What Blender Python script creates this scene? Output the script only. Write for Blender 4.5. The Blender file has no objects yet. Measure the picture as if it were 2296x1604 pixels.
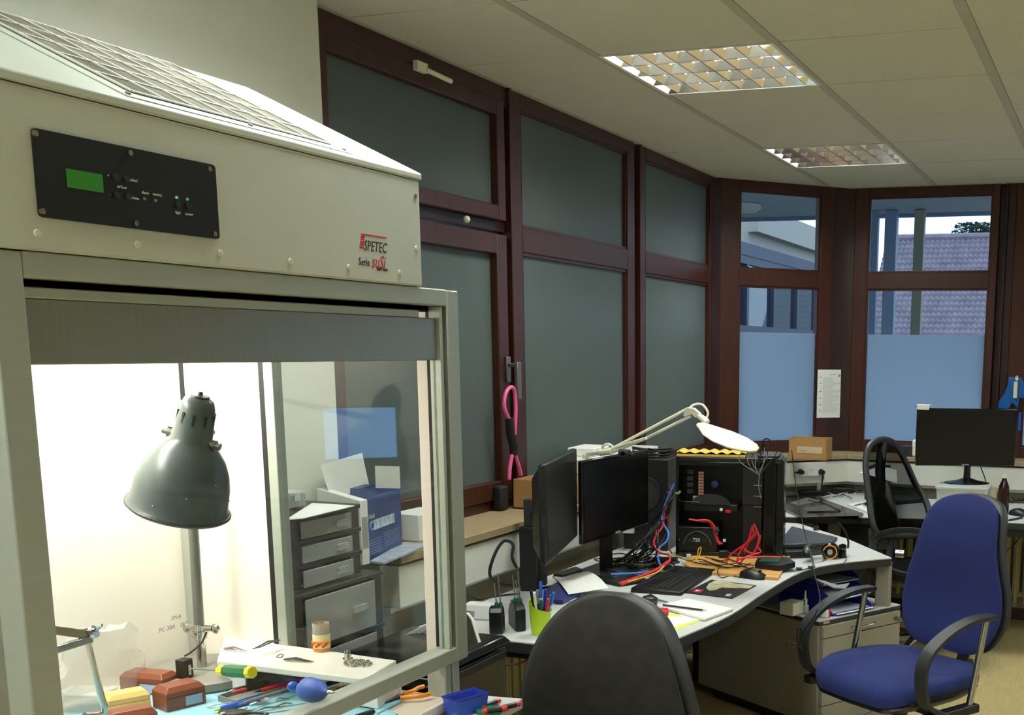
import bpy, math, random
import numpy as np
from mathutils import Vector, Matrix
random.seed(7)
R = math.radians
# ------------------------------------------------------------------ camera (a crop of a wider frame: lens shift)
F, YAW, PITCH, ROLL, CX, CY = 2542.6, -0.328, -0.173, 0.012, 1632.0, 1224.0
CAMZ = 1.6
cy_, sy_, cp_, sp_ = math.cos(YAW), math.sin(YAW), math.cos(PITCH), math.sin(PITCH)
fwd = Vector((sy_*cp_, cy_*cp_, sp_)); rt = Vector((cy_, -sy_, 0)); up = rt.cross(fwd)
rt2 = rt*math.cos(ROLL) + up*math.sin(ROLL); up2 = up*math.cos(ROLL) - rt*math.sin(ROLL)
cd = bpy.data.cameras.new('camera'); cam = bpy.data.objects.new('camera', cd)
bpy.context.scene.collection.objects.link(cam)
cam.matrix_world = Matrix(((rt2.x, up2.x, -fwd.x, 0), (rt2.y, up2.y, -fwd.y, 0), (rt2.z, up2.z, -fwd.z, CAMZ), (0, 0, 0, 1)))
cd.sensor_width = 36; cd.sensor_fit = 'HORIZONTAL'; cd.lens = F/2296*36
cd.shift_x = -(CX-1148)/2296; cd.shift_y = (CY-802)/2296; cd.clip_start = 0.05; cd.clip_end = 300
sc = bpy.context.scene; sc.camera = cam
# ------------------------------------------------------------------ world, exposure
w = bpy.data.worlds.new('dusk_sky'); sc.world = w; w.use_nodes = True
bg = w.node_tree.nodes['Background']; bg.inputs[0].default_value = (0.54, 0.73, 1.0, 1); bg.inputs[1].default_value = 2.05
sc.view_settings.view_transform = 'Standard'; sc.view_settings.look = 'None'
sc.view_settings.gamma = 1; sc.view_settings.use_curve_mapping = False
sc.view_settings.exposure = 0.12
CEIL = 2.567
LAMP_W = 31.0; LAMP_COL = (0.93, 1.0, 0.96); HOOD_W = 13.0
LAMPS = []
for cx in (-1.435, -0.185, 1.065, 2.315):
    for cyy in (-1.6, 0.26, 2.135, 4.01, 5.885):
        if cx in (-0.185, 2.315): continue
        LAMPS.append((cx, cyy))
LAMPS += [(-0.185, 5.885+9)] if False else []
def area(name, loc, sx, sy, watts, col, rot=(0, 0, 0)):
    l = bpy.data.lights.new(name, 'AREA'); l.shape = 'RECTANGLE'; l.size = sx; l.size_y = sy; l.energy = watts; l.color = col
    o = bpy.data.objects.new(name, l); o.location = loc; o.rotation_euler = rot; sc.collection.objects.link(o); return o
for i, (lx, ly) in enumerate(LAMPS):
    area('luminaire_light', (lx, ly, CEIL+0.06), 0.54, 0.54, LAMP_W, LAMP_COL)
area('hood_light', (-2.02, 1.70, 1.645), 0.16, 0.9, HOOD_W, (1.0, 0.96, 0.86))

# ------------------------------------------------------------------ pixel -> point on a real plane
def ray(x, y): return (rt2*((x-CX)/F) - up2*((y-CY)/F) + fwd)
ORI = Vector((0, 0, CAMZ))
def XP(x, y, v): d = ray(x, y); return ORI + d*(v/d.x)
def YP(x, y, v): d = ray(x, y); return ORI + d*(v/d.y)
def ZP(x, y, v): d = ray(x, y); return ORI + d*((v-CAMZ)/d.z)
def DP(x, y, v): return ORI + ray(x, y)*v
# ------------------------------------------------------------------ materials
def lin(c): return tuple(((v/255)/12.92 if v/255 <= .04045 else ((v/255+.055)/1.055)**2.4) for v in c)
def mat(name, col, rough=.5, metal=0., noise=0., nscale=30., bump=0., bscale=200., spec=None, emit=None, estr=0., trans=0., ior=1.45, stretch=None, sheen=0.):
    m = bpy.data.materials.new(name); m.use_nodes = True; nt = m.node_tree; b = nt.nodes['Principled BSDF']
    c = lin(col); b.inputs['Base Color'].default_value = (*c, 1); b.inputs['Roughness'].default_value = rough; b.inputs['Metallic'].default_value = metal
    if spec is not None: b.inputs['Specular IOR Level'].default_value = spec
    if trans: b.inputs['Transmission Weight'].default_value = trans; b.inputs['IOR'].default_value = ior
    if sheen: b.inputs['Sheen Weight'].default_value = sheen
    if emit: b.inputs['Emission Color'].default_value = (*lin(emit), 1); b.inputs['Emission Strength'].default_value = estr
    tc = nt.nodes.new('ShaderNodeTexCoord')
    src = tc.outputs['Object']
    if stretch:
        mp = nt.nodes.new('ShaderNodeMapping'); mp.inputs['Scale'].default_value = stretch; nt.links.new(src, mp.inputs[0]); src = mp.outputs[0]
    if noise:
        n = nt.nodes.new('ShaderNodeTexNoise'); n.inputs['Scale'].default_value = nscale; n.inputs['Detail'].default_value = 5; nt.links.new(src, n.inputs['Vector'])
        r = nt.nodes.new('ShaderNodeValToRGB'); r.color_ramp.elements[0].position = .3; r.color_ramp.elements[1].position = .7
        r.color_ramp.elements[0].color = (*[v*(1-noise) for v in c], 1); r.color_ramp.elements[1].color = (*[min(1, v*(1+noise)) for v in c], 1)
        nt.links.new(n.outputs['Fac'], r.inputs[0]); nt.links.new(r.outputs[0], b.inputs['Base Color'])
    if bump:
        n2 = nt.nodes.new('ShaderNodeTexNoise'); n2.inputs['Scale'].default_value = bscale; nt.links.new(src, n2.inputs['Vector'])
        bp = nt.nodes.new('ShaderNodeBump'); bp.inputs['Strength'].default_value = bump; bp.inputs['Distance'].default_value = .002
        nt.links.new(n2.outputs['Fac'], bp.inputs['Height']); nt.links.new(bp.outputs[0], b.inputs['Normal'])
    return m
def clear_glass(name, tint=(1, 1, 1), refl=1.0, opac=0.0):
    m = bpy.data.materials.new(name); m.use_nodes = True; nt = m.node_tree; nt.nodes.remove(nt.nodes['Principled BSDF'])
    out = nt.nodes['Material Output']; t = nt.nodes.new('ShaderNodeBsdfTransparent'); t.inputs[0].default_value = (*tint, 1)
    g = nt.nodes.new('ShaderNodeBsdfGlossy'); g.inputs['Roughness'].default_value = 0.02
    f = nt.nodes.new('ShaderNodeFresnel'); f.inputs[0].default_value = 1.4
    mu = nt.nodes.new('ShaderNodeMath'); mu.operation = 'MULTIPLY'; nt.links.new(f.outputs[0], mu.inputs[0])
    ge = nt.nodes.new('ShaderNodeNewGeometry'); iv = nt.nodes.new('ShaderNodeMath'); iv.operation = 'MULTIPLY_ADD'; iv.inputs[1].default_value = -refl; iv.inputs[2].default_value = refl
    nt.links.new(ge.outputs['Backfacing'], iv.inputs[0]); nt.links.new(iv.outputs[0], mu.inputs[1])
    mx = nt.nodes.new('ShaderNodeMixShader'); nt.links.new(mu.outputs[0], mx.inputs[0]); nt.links.new(t.outputs[0], mx.inputs[1]); nt.links.new(g.outputs[0], mx.inputs[2])
    last = mx
    if opac:
        d = nt.nodes.new('ShaderNodeBsdfDiffuse'); d.inputs[0].default_value = (.85, .87, .85, 1)
        m2 = nt.nodes.new('ShaderNodeMixShader'); m2.inputs[0].default_value = opac; nt.links.new(mx.outputs[0], m2.inputs[1]); nt.links.new(d.outputs[0], m2.inputs[2]); last = m2
    nt.links.new(last.outputs[0], out.inputs[0]); return m
def film(name, diff, transl, mixf=.5, gloss=.15, rough=.35):
    m = bpy.data.materials.new(name); m.use_nodes = True; nt = m.node_tree; nt.nodes.remove(nt.nodes['Principled BSDF'])
    out = nt.nodes['Material Output']
    d = nt.nodes.new('ShaderNodeBsdfDiffuse'); d.inputs[0].default_value = (*diff, 1)
    t = nt.nodes.new('ShaderNodeBsdfTranslucent'); t.inputs[0].default_value = (*transl, 1)
    a = nt.nodes.new('ShaderNodeMixShader'); a.inputs[0].default_value = mixf; nt.links.new(d.outputs[0], a.inputs[1]); nt.links.new(t.outputs[0], a.inputs[2])
    g = nt.nodes.new('ShaderNodeBsdfGlossy'); g.inputs['Roughness'].default_value = rough
    f = nt.nodes.new('ShaderNodeFresnel'); f.inputs[0].default_value = 1.35
    mu = nt.nodes.new('ShaderNodeMath'); mu.operation = 'MULTIPLY'; mu.inputs[1].default_value = gloss; nt.links.new(f.outputs[0], mu.inputs[0])
    b = nt.nodes.new('ShaderNodeMixShader'); nt.links.new(mu.outputs[0], b.inputs[0]); nt.links.new(a.outputs[0], b.inputs[1]); nt.links.new(g.outputs[0], b.inputs[2])
    nt.links.new(b.outputs[0], out.inputs[0]); return m
def emis(name, col, s):
    return mat(name, (0, 0, 0), .6, emit=col, estr=s)
m_wall = mat('painted_wall', (222, 224, 214), .8, noise=.03, nscale=3)
m_parapet = mat('grey_parapet_paint', (165, 160, 145), .7, noise=.04, nscale=4)
m_tile = mat('mineral_ceiling_tile', (204, 201, 184), .9, noise=.04, nscale=90, bump=.15, bscale=300)
m_runner = mat('ceiling_runner', (178, 174, 156), .6)
m_floor = mat('wood_laminate', (182, 166, 118), .38, noise=.14, nscale=6, stretch=(14, 1.2, 1), bump=.03)
m_wood = mat('mahogany_frame', (64, 28, 17), .42, noise=.22, nscale=5, stretch=(9, 9, .8))
m_woodd = mat('dark_mahogany', (44, 20, 16), .45, noise=.25, nscale=5, stretch=(9, 9, .8))
m_sill = mat('stone_sill', (158, 140, 106), .45, noise=.08, nscale=25)
m_trunk = mat('white_trunking', (226, 226, 214), .35)
m_alu = mat('satin_aluminium', (172, 178, 168), .42, metal=.35, noise=.03, nscale=8, stretch=(1, 1, 12))
m_alup = mat('brushed_aluminium_panel', (150, 150, 140), .33, metal=.7, noise=.04, nscale=5, stretch=(1, 40, 1))
m_hood = mat('powder_coat_light_grey', (202, 208, 200), .45, noise=.02, nscale=5)
m_hoodw = mat('white_hood_interior', (238, 234, 224), .5)
m_blackp = mat('black_faceplate', (16, 17, 17), .4)
m_black = mat('black_plastic', (18, 18, 19), .42)
m_blackg = mat('glossy_black_plastic', (10, 10, 11), .18)
m_charc = mat('charcoal_plastic', (40, 42, 44), .5)
m_screen = mat('black_matte_screen', (7, 7, 8), .28)
m_rub = mat('black_rubber', (20, 20, 20), .7)
m_steel = mat('polished_steel', (190, 188, 182), .18, metal=1)
m_dull = mat('dull_steel', (140, 138, 132), .4, metal=.9)
m_refl = mat('aluminium_reflector', (232, 226, 222), .14, metal=1)
m_white = mat('white_plastic', (228, 228, 222), .4)
m_desk = mat('light_grey_laminate', (206, 208, 206), .42, noise=.015, nscale=60)
m_edge = mat('dark_edge_band', (46, 48, 50), .45)
m_ped = mat('grey_pedestal', (152, 149, 134), .5)
m_rad = mat('cream_radiator', (176, 166, 120), .45)
m_blue = mat('blue_fabric', (27, 40, 102), .92, noise=.12, nscale=220, bump=.35, bscale=900, sheen=.03)
m_dfab = mat('dark_grey_fabric', (32, 30, 28), .95, noise=.25, nscale=25, bump=.5, bscale=700, sheen=.05)
m_bplas = mat('blue_tray_plastic', (34, 40, 160), .3)
m_card = mat('brown_cardboard', (176, 134, 82), .8, noise=.05, nscale=20)
m_paper = mat('white_paper', (236, 236, 232), .7)
m_grey = mat('mid_grey_plastic', (128, 130, 128), .5)
m_lamp = mat('old_grey_green_enamel', (74, 84, 84), .32, noise=.15, nscale=12)
m_lampd = mat('dark_bakelite', (48, 50, 48), .4)
m_bench = mat('beige_bench_top', (214, 204, 190), .5)
m_mat = mat('light_blue_mat', (142, 196, 214), .65)
m_red = mat('red_plastic', (205, 32, 46), .4)
m_yel = mat('yellow_plastic', (236, 214, 30), .4)
m_grn = mat('green_plastic', (18, 112, 66), .4)
m_orange = mat('orange_plastic', (240, 150, 28), .35)
m_bblue = mat('bright_blue_plastic', (24, 92, 200), .3)
m_rblue = mat('blue_rubber', (52, 86, 170), .55)
m_brown = mat('brown_jewel_box', (128, 66, 42), .35)
m_tan = mat('tan_jewel_box', (232, 180, 108), .4)
m_label = mat('blue_grey_label', (160, 178, 208), .5)
m_lime = mat('lime_plastic', (178, 214, 14), .35)
m_pink = mat('pink_rubber', (236, 100, 156), .45)
m_foam = mat('yellow_foam', (214, 184, 82), .9)
m_cream = mat('cream_enamel', (232, 230, 206), .35)
m_teal = mat('dark_teal_plastic', (10, 84, 76), .4)
m_cable = mat('black_cable', (16, 16, 16), .5)
m_cgrey = mat('grey_cable', (120, 120, 112), .5)
m_cblue = mat('blue_cable', (44, 116, 205), .45)
m_cred = mat('red_cable', (200, 30, 44), .42)
m_cyel = mat('yellow_cable', (216, 170, 30), .45)
m_brownc = mat('brown_cable', (86, 34, 22), .5)
m_ply = mat('light_plywood', (208, 160, 88), .55, noise=.1, nscale=5, stretch=(1, 8, 1))
m_glass = clear_glass('window_glass', (.93, .96, .95), 1.0)
m_hglass = clear_glass('hood_glass', (.96, .97, .96), 1.0)
m_clear = clear_glass('clear_plastic', (.82, .84, .82), 1.0, .28)
m_bag = clear_glass('milky_plastic', (.97, .96, .94), .8, .18)
m_frostd = film('dark_frosted_glass', (.15, .185, .175), (.16, .21, .22), .35, .55, .3)
m_frostb = film('bright_frosted_film', (.36, .44, .60), (.80, .90, 1.0), .9, .3, .35)
m_pcb = mat('green_circuit_board', (22, 92, 62), .4)
m_copper = mat('copper_pink', (190, 140, 118), .4, metal=.3)
m_ink = mat('dark_ink', (44, 46, 48), .7)
m_greyink = mat('grey_ink', (150, 152, 156), .7)
m_redink = mat('red_print', (200, 30, 50), .6)
m_whiteink = mat('white_print', (215, 218, 215), .6)
m_amber = mat('amber_bottle_glass', (44, 18, 8), .08)
m_yelpap = mat('yellow_highlight', (226, 236, 60), .7)
# ------------------------------------------------------------------ mesh builder
class MB:
    def __init__(s): s.v = []; s.f = []
    def add(s, vs, fs, M=None):
        o = len(s.v)
        s.v += [tuple(M @ Vector(p)) if M is not None else tuple(p) for p in vs]
        s.f += [tuple(o+i for i in f) for f in fs]; return s
    def box(s, x0, x1, y0, y1, z0, z1, M=None):
        v = [(x, y, z) for z in (z0, z1) for y in (y0, y1) for x in (x0, x1)]
        return s.add(v, [(0, 2, 3, 1), (4, 5, 7, 6), (0, 1, 5, 4), (2, 6, 7, 3), (0, 4, 6, 2), (1, 3, 7, 5)], M)
    def loft(s, rings, caps=True, M=None, closed=False):
        n = len(rings[0]); v = [p for r in rings for p in r]; f = []
        m = len(rings)
        for i in range(m if closed else m-1):
            for j in range(n):
                a, b = i*n+j, i*n+(j+1) % n; i2 = (i+1) % m; c, d = i2*n+(j+1) % n, i2*n+j
                f.append((a, b, c, d))
        if caps and not closed: f.append(tuple(range(n-1, -1, -1))); f.append(tuple((m-1)*n+j for j in range(n)))
        return s.add(v, f, M)
    def tube(s, pts, r, n=8, M=None, closed=False, flat=1.0):
        pts = [Vector(p) for p in pts]; rings = []; N = len(pts); nrm = None
        for i, p in enumerate(pts):
            a = pts[(i-1) % N] if (closed or i > 0) else p; b = pts[(i+1) % N] if (closed or i < N-1) else p
            t = (b-a); t = t.normalized() if t.length > 1e-9 else Vector((0, 0, 1))
            if nrm is None:
                nrm = t.orthogonal().normalized() if abs(t.z) > .95 else t.cross(Vector((0, 0, 1))).normalized()
            nrm = (nrm - t*nrm.dot(t)); nrm = nrm.normalized() if nrm.length > 1e-6 else t.orthogonal().normalized()
            bi = t.cross(nrm); rr = r[i] if isinstance(r, (list, tuple)) else r
            rings.append([p + nrm*math.cos(2*math.pi*k/n)*rr + bi*math.sin(2*math.pi*k/n)*rr*flat for k in range(n)])
        return s.loft(rings, True, M, closed)
    def cyl(s, p0, p1, r0, r1=None, n=20, M=None): return s.tube([p0, p1], [r0, r0 if r1 is None else r1], n, M)
    def lathe(s, prof, n=32, M=None, caps=True):
        return s.loft([[(r*math.cos(2*math.pi*k/n), r*math.sin(2*math.pi*k/n), z) for k in range(n)] for r, z in prof], caps, M)
    def prism(s, poly, z0, z1, M=None):
        return s.loft([[(p[0], p[1], z0) for p in poly], [(p[0], p[1], z1) for p in poly]], True, M)
    def sph(s, c, r, n=16, m=10, M=None):
        rx, ry, rz = (r, r, r) if not isinstance(r, (tuple, list)) else r
        rings = []
        for i in range(m+1):
            a = math.pi*(i/m) ; a = min(max(a, .02), math.pi-.02)
            rings.append([(c[0]+rx*math.sin(a)*math.cos(2*math.pi*k/n), c[1]+ry*math.sin(a)*math.sin(2*math.pi*k/n), c[2]-rz*math.cos(a)) for k in range(n)])
        return s.loft(rings, True, M)
    def build(s, name, m, parent=None, bev=0., world=False, ang=.6, seg=2):
        me = bpy.data.meshes.new(name); vs = s.v
        if world and parent is not None:
            inv = wm(parent).inverted(); vs = [tuple(inv @ Vector(p)) for p in vs]
        me.from_pydata([tuple(p) for p in vs], [], s.f); me.update()
        me.materials.append(m)
        import bmesh
        bm = bmesh.new(); bm.from_mesh(me); bmesh.ops.recalc_face_normals(bm, faces=bm.faces); bm.to_mesh(me); bm.free()
        for p in me.polygons: p.use_smooth = True
        me.set_sharp_from_angle(angle=ang)
        o = bpy.data.objects.new(name, me); sc.collection.objects.link(o)
        if parent is not None: o.parent = parent
        if bev:
            b = o.modifiers.new('bevel', 'BEVEL'); b.width = bev; b.segments = seg; b.limit_method = 'ANGLE'; b.angle_limit = R(40)
        return o
def wm(o):
    m = o.matrix_basis.copy() if True else None
    while o.parent: o = o.parent; m = o.matrix_basis @ m
    return m
def thing(name, label, cat, loc=(0, 0, 0), rz=0., group=None, kind=None, M=None):
    o = bpy.data.objects.new(name, None); sc.collection.objects.link(o); o.empty_display_size = .1
    if M is not None: o.matrix_basis = M
    else: o.location = loc; o.rotation_euler = (0, 0, rz)
    if M is None: o.matrix_basis = Matrix.Translation(Vector(loc)) @ Matrix.Rotation(rz, 4, 'Z')
    if label: o['label'] = label
    if cat: o['category'] = cat
    if group: o['group'] = group
    if kind: o['kind'] = kind
    return o
def tag(o, label, cat=None, group=None, kind=None):
    o['label'] = label
    if cat: o['category'] = cat
    if group: o['group'] = group
    if kind: o['kind'] = kind
    return o
def copy_tree(o, parent=None):
    c = o.copy(); sc.collection.objects.link(c); c.parent = parent
    for ch in list(o.children): copy_tree(ch, c)
    return c
def spl(pts, k=6, closed=False):
    P = [Vector(p) for p in pts]; out = []; n = len(P)
    rng = range(n if closed else n-1)
    for i in rng:
        p0 = P[(i-1) % n] if (closed or i > 0) else P[0]; p1 = P[i]; p2 = P[(i+1) % n]; p3 = P[(i+2) % n] if (closed or i < n-2) else P[-1]
        for j in range(k):
            t = j/k; out.append(.5*((2*p1)+(p2-p0)*t+(2*p0-5*p1+4*p2-p3)*t*t+(3*p1-p0-3*p2+p3)*t**3))
    if not closed: out.append(P[-1])
    return out
def txt(s, size, m, parent, M, name='lettering', shear=0., ext=.0003, align='LEFT', world=False, sx=1.):
    cu = bpy.data.curves.new('t', 'FONT'); cu.body = s; cu.size = size; cu.shear = shear; cu.extrude = ext; cu.align_x = align; cu.resolution_u = 2
    to = bpy.data.objects.new('t', cu); sc.collection.objects.link(to)
    dg = bpy.context.evaluated_depsgraph_get(); me = bpy.data.meshes.new_from_object(to.evaluated_get(dg)); bpy.data.objects.remove(to)
    mm = M @ Matrix.Diagonal((sx, 1, 1, 1))
    if world: mm = wm(parent).inverted() @ mm
    me.transform(mm); me.materials.clear(); me.materials.append(m)
    o = bpy.data.objects.new(name, me); sc.collection.objects.link(o); o.parent = parent; return o
def frameM(o, x, y, z=None):
    x = Vector(x).normalized(); y = Vector(y); y = (y - x*y.dot(x)).normalized(); z = x.cross(y); o = Vector(o)
    return Matrix(((x.x, y.x, z.x, o.x), (x.y, y.y, z.y, o.y), (x.z, y.z, z.z, o.z), (0, 0, 0, 1)))
def slab(name, label, cat, px, z, th, m, group=None, bev=0.):
    P = [ZP(x, y, z+th) for x, y in px]; c = sum(P, Vector())/len(P)
    o = MB().prism([(p.x-c.x, p.y-c.y) for p in P], 0, th).build(name, m, None, bev); o.location = (c.x, c.y, z)
    o.matrix_basis = Matrix.Translation((c.x, c.y, z)); tag(o, label, cat, group); return o
def one(mb, name, m, label, cat, group=None, bev=0., kind=None):
    # recentre a world-space mesh on its own base
    xs = [p[0] for p in mb.v]; ys = [p[1] for p in mb.v]; zs = [p[2] for p in mb.v]
    c = Vector(((min(xs)+max(xs))/2, (min(ys)+max(ys))/2, min(zs)))
    mb.v = [(p[0]-c.x, p[1]-c.y, p[2]-c.z) for p in mb.v]
    o = mb.build(name, m, None, bev); o.matrix_basis = Matrix.Translation(c); tag(o, label, cat, group, kind); return o
def cable(name, label, pts, r, m, group=None, n=7, flat=1., k=6):
    return one(MB().tube(spl(pts, k), r, n, None, False, flat), name, m, label, 'cable', group)
def st(o, label): o['kind'] = 'structure'; o['label'] = label; return o
# ================================================================== ROOM
XL, YF = -2.285, 7.045
YA, XA = 6.41, -1.65                  # where the angled wall starts and ends
st(MB().box(-2.6, 3.8, -3.0, 7.3, -.1, 0).build('floor', m_floor), 'pale yellowish wood laminate floor')
st(MB().box(XL, -2.12, 2.9, 6.55, 0, .935).build('wall_left_parapet', m_parapet), 'grey parapet wall below the left window row')
st(MB().prism([(-2.12, 6.41), (-1.58, 6.95), (-1.65, 7.2), (-2.4, 6.5)], 0, .935).build('wall_corner_parapet', m_parapet), 'grey parapet below the angled corner window')
st(MB().box(-1.62, 3.8, 6.90, 7.1, 0, .935).build('wall_far_parapet', m_parapet), 'grey parapet wall below the far windows')
st(MB().box(-2.55, -2.245, -3.0, 2.892, 0, CEIL+.1).build('wall_left', m_wall), 'plain off-white wall behind the cabinet')
st(MB().box(3.7, 3.9, -3.0, 7.3, 0, CEIL+.1).build('wall_right', m_wall), 'off-white wall on the right')
st(MB().box(-2.6, 3.9, -3.2, -3.0, 0, CEIL+.1).build('wall_back', m_wall), 'off-white wall behind the viewer')
# ceiling: tiles, runners
ceil = thing('ceiling', None, None, (0, 0, CEIL)); st(ceil, 'suspended ceiling of beige square tiles between wide runners')
MB().box(-2.3, 3.8, -3.1, 7.05, .16, .2).build('ceiling_slab', m_wall, ceil)
X0, Y0, S = -1.748, 3.073, .625
def clip(poly, a, b, c):              # keep a*x+b*y<=c
    out = []
    for i in range(len(poly)):
        p, q = poly[i], poly[(i+1) % len(poly)]; dp = a*p[0]+b*p[1]-c; dq = a*q[0]+b*q[1]-c
        if dp <= 0: out.append(p)
        if dp*dq < 0: t = dp/(dp-dq); out.append((p[0]+(q[0]-p[0])*t, p[1]+(q[1]-p[1])*t))
    return out
lampcells = {(round((lx-.3125-X0)/S), round((ly-.3125-Y0)/S)) for lx, ly in LAMPS}
tile_mesh = None
for i in range(-1, 9):
    for j in range(-10, 7):
        if (i, j) in lampcells: continue
        x0, x1 = X0+i*S+.018, X0+(i+1)*S-.018; y0, y1 = Y0+j*S+.0025, Y0+(j+1)*S-.0025
        x0 = max(x0, XL); x1 = min(x1, 3.7); y1 = min(y1, YF)
        if x1-x0 < .05 or y1-y0 < .05: continue
        full = abs(x1-x0-(S-.036)) < 1e-6 and abs(y1-y0-(S-.005)) < 1e-6
        poly = clip([(x0, y0), (x1, y0), (x1, y1), (x0, y1)], -1, 1, 8.705)
        if len(poly) < 3: continue
        cutp = len(poly) != 4 or not full
        if not cutp and tile_mesh is not None:
            o = bpy.data.objects.new('ceiling_tile', tile_mesh); sc.collection.objects.link(o); o.parent = ceil
        else:
            o = MB().prism([(p[0]-x0, p[1]-y0) for p in poly], 0, .015).build('ceiling_tile', m_tile, ceil, .0015, seg=1)
            if not cutp: tile_mesh = o.data
        o.location = (x0, y0, random.uniform(0, .0012))
for i in range(0, 9):
    x = X0+i*S
    poly = clip([(x-.0165, -3), (x+.0165, -3), (x+.0165, YF), (x-.0165, YF)], -1, 1, 8.705)
    MB().prism(poly, -.001, .02).build('ceiling_runner', m_runner, ceil)
for i in range(1, 5): pass
# edge angle along the walls
MB().box(XL, XL+.02, 2.9, 6.41, -.003, .002).box(XA, 3.7, YF-.02, YF, -.003, .002).build('edge_angle', m_runner, ceil)
# ceiling luminaires
def luminaire(cx, cy, label):
    t = thing('ceiling_luminaire', label, 'light', (cx, cy, CEIL), 0, 'recessed louvred ceiling luminaires')
    h = .2975
    f = MB()
    f.box(-h-.012, h+.012, -h-.012, -h, -.002, .02).box(-h-.012, h+.012, h, h+.012, -.002, .02)
    f.box(-h-.012, -h, -h, h, -.002, .02).box(h, h+.012, -h, h, -.002, .02); f.build('frame', m_white, t)
    b = MB().box(-h, h, -h, h, .095, .10)
    b.box(-h-.004, -h, -h, h, 0, .10).box(h, h+.004, -h, h, 0, .10).box(-h, h, -h-.004, -h, 0, .10).box(-h, h, h, h+.004, 0, .10); b.build('housing', m_white, t)
    for k in range(4):                       # tubes run along x
        yy = -h+(k+.5)*2*h/4
        MB().cyl((-h+.01, yy, .072), (h-.01, yy, .072), .008, n=10).build('fluorescent_tube', m_tube, t)
    for k in range(5):                       # long reflectors between the tubes: V section
        yy = -h+k*2*h/4
        w_ = .016
        P = [(yy-.003, 0), (yy+.003, 0), (yy+w_, .032), (yy-w_, .032)]
        if k == 0: P = [(yy, 0), (yy+.003, 0), (yy+w_, .032), (yy, .032)]
        if k == 4: P = [(yy-.003, 0), (yy, 0), (yy, .032), (yy-w_, .032)]
        MB().loft([[(-h, p[0], p[1]) for p in P], [(h, p[0], p[1]) for p in P]]).build('long_reflector', m_refl, t)
    for k in range(1, 8):
        xx = -h+k*2*h/8 if False else -h+(k-.5)*2*h/7
        for q in range(4):
            ya, yb = -h+q*h/2+.003, -h+(q+1)*h/2-.003
            m = MB(); m.loft([[(xx-.002, ya, 0), (xx+.002, ya, 0), (xx+.010, ya+.012, .028), (xx-.010, ya+.012, .028)],
                              [(xx-.002, yb, 0), (xx+.002, yb, 0), (xx+.010, yb-.012, .028), (xx-.010, yb-.012, .028)]])
            m.build('cross_blade', m_refl, t)
    return t
m_tube = emis('fluorescent_tube_glow', (255, 250, 230), 6.0)
vis = {(-1.435, 4.01): 'large nearest recessed ceiling luminaire with mirror louvre, right of the mahogany windows',
       (-1.435, 5.885): 'smaller looking far recessed luminaire close to the angled corner window',
       (-1.435, 2.135): 'recessed luminaire above the laminar flow cabinet',
       (1.065, 4.01): 'recessed luminaire cut off by the right edge of the photo'}
vis.update({(-1.435, 0.26): 'recessed luminaire in the left row second nearest the back wall', (-1.435, -1.6): 'recessed luminaire in the left row nearest the back wall',
            (1.065, -1.6): 'recessed luminaire in the right row nearest the back wall', (1.065, .26): 'recessed luminaire in the right row second nearest the back wall',
            (1.065, 2.135): 'recessed luminaire in the right row beside the cabinet', (1.065, 5.885): 'recessed luminaire in the right row nearest the far windows'})
for lx, ly in LAMPS:
    if (lx, ly) == (-1.435, 4.01) or True: luminaire(X0+S*round((lx-.3125-X0)/S)+S/2, Y0+S*round((ly-.3125-Y0)/S)+S/2, vis[(lx, ly)])

# ---------------- windows. local frame: x along the wall, +y outwards, z up
ML = Matrix.Translation((XL, 0, 0)) @ Matrix.Rotation(R(90), 4, 'Z')
MA = Matrix.Translation((XL, YA, 0)) @ Matrix.Rotation(R(45), 4, 'Z')
MF = Matrix.Translation((0, YF, 0))
ZT = CEIL; ZB = .955
def win(n, M, u0, u1, p0, p1, label, full=True, filmz=None, ub=2.06, lt=1.965, lb=1.027, utop=2.51, seamL=None, seamR=None):
    t = thing('window_%d' % n, None, None, M=M); st(t, label)
    g = .022
    MB().box(u0, p0, 0, .07, ZB, ZT).build('jamb', m_wood, t, .003)
    MB().box(p1, u1, 0, .07, ZB, ZT).build('jamb', m_wood, t, .003)
    MB().box(p0, p1, .0, .07, utop, ZT).build('head', m_wood, t, .003)
    MB().box(p0, p1, .0, .07, lt, ub).build('transom', m_wood, t, .003)
    MB().box(p0, p1, .0, .07, ZB, lb).build('bottom_rail', m_wood, t, .003)
    for a, b in ((ub, utop), (lb, lt)):
        bd = MB(); e = .012
        bd.box(p0, p0+e, .008, g, a, b).box(p1-e, p1, .008, g, a, b).box(p0+e, p1-e, .008, g, a, a+e).box(p0+e, p1-e, .008, g, b-e, b)
        bd.build('glazing_bead', m_wood, t)
    gm = m_frostd if full else m_glass
    MB().box(p0, p1, g, g+.006, ub, utop).build('glass_pane', gm, t)
    MB().box(p0, p1, g, g+.006, lb, lt).build('glass_pane', gm, t)
    if filmz: tag(MB().box(p0+.004, p1-.004, g-.002, g-.0005, lb+.004, filmz).build('frosted_film', m_frostb, t), 'pale blue frosted privacy film')
    return t
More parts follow.
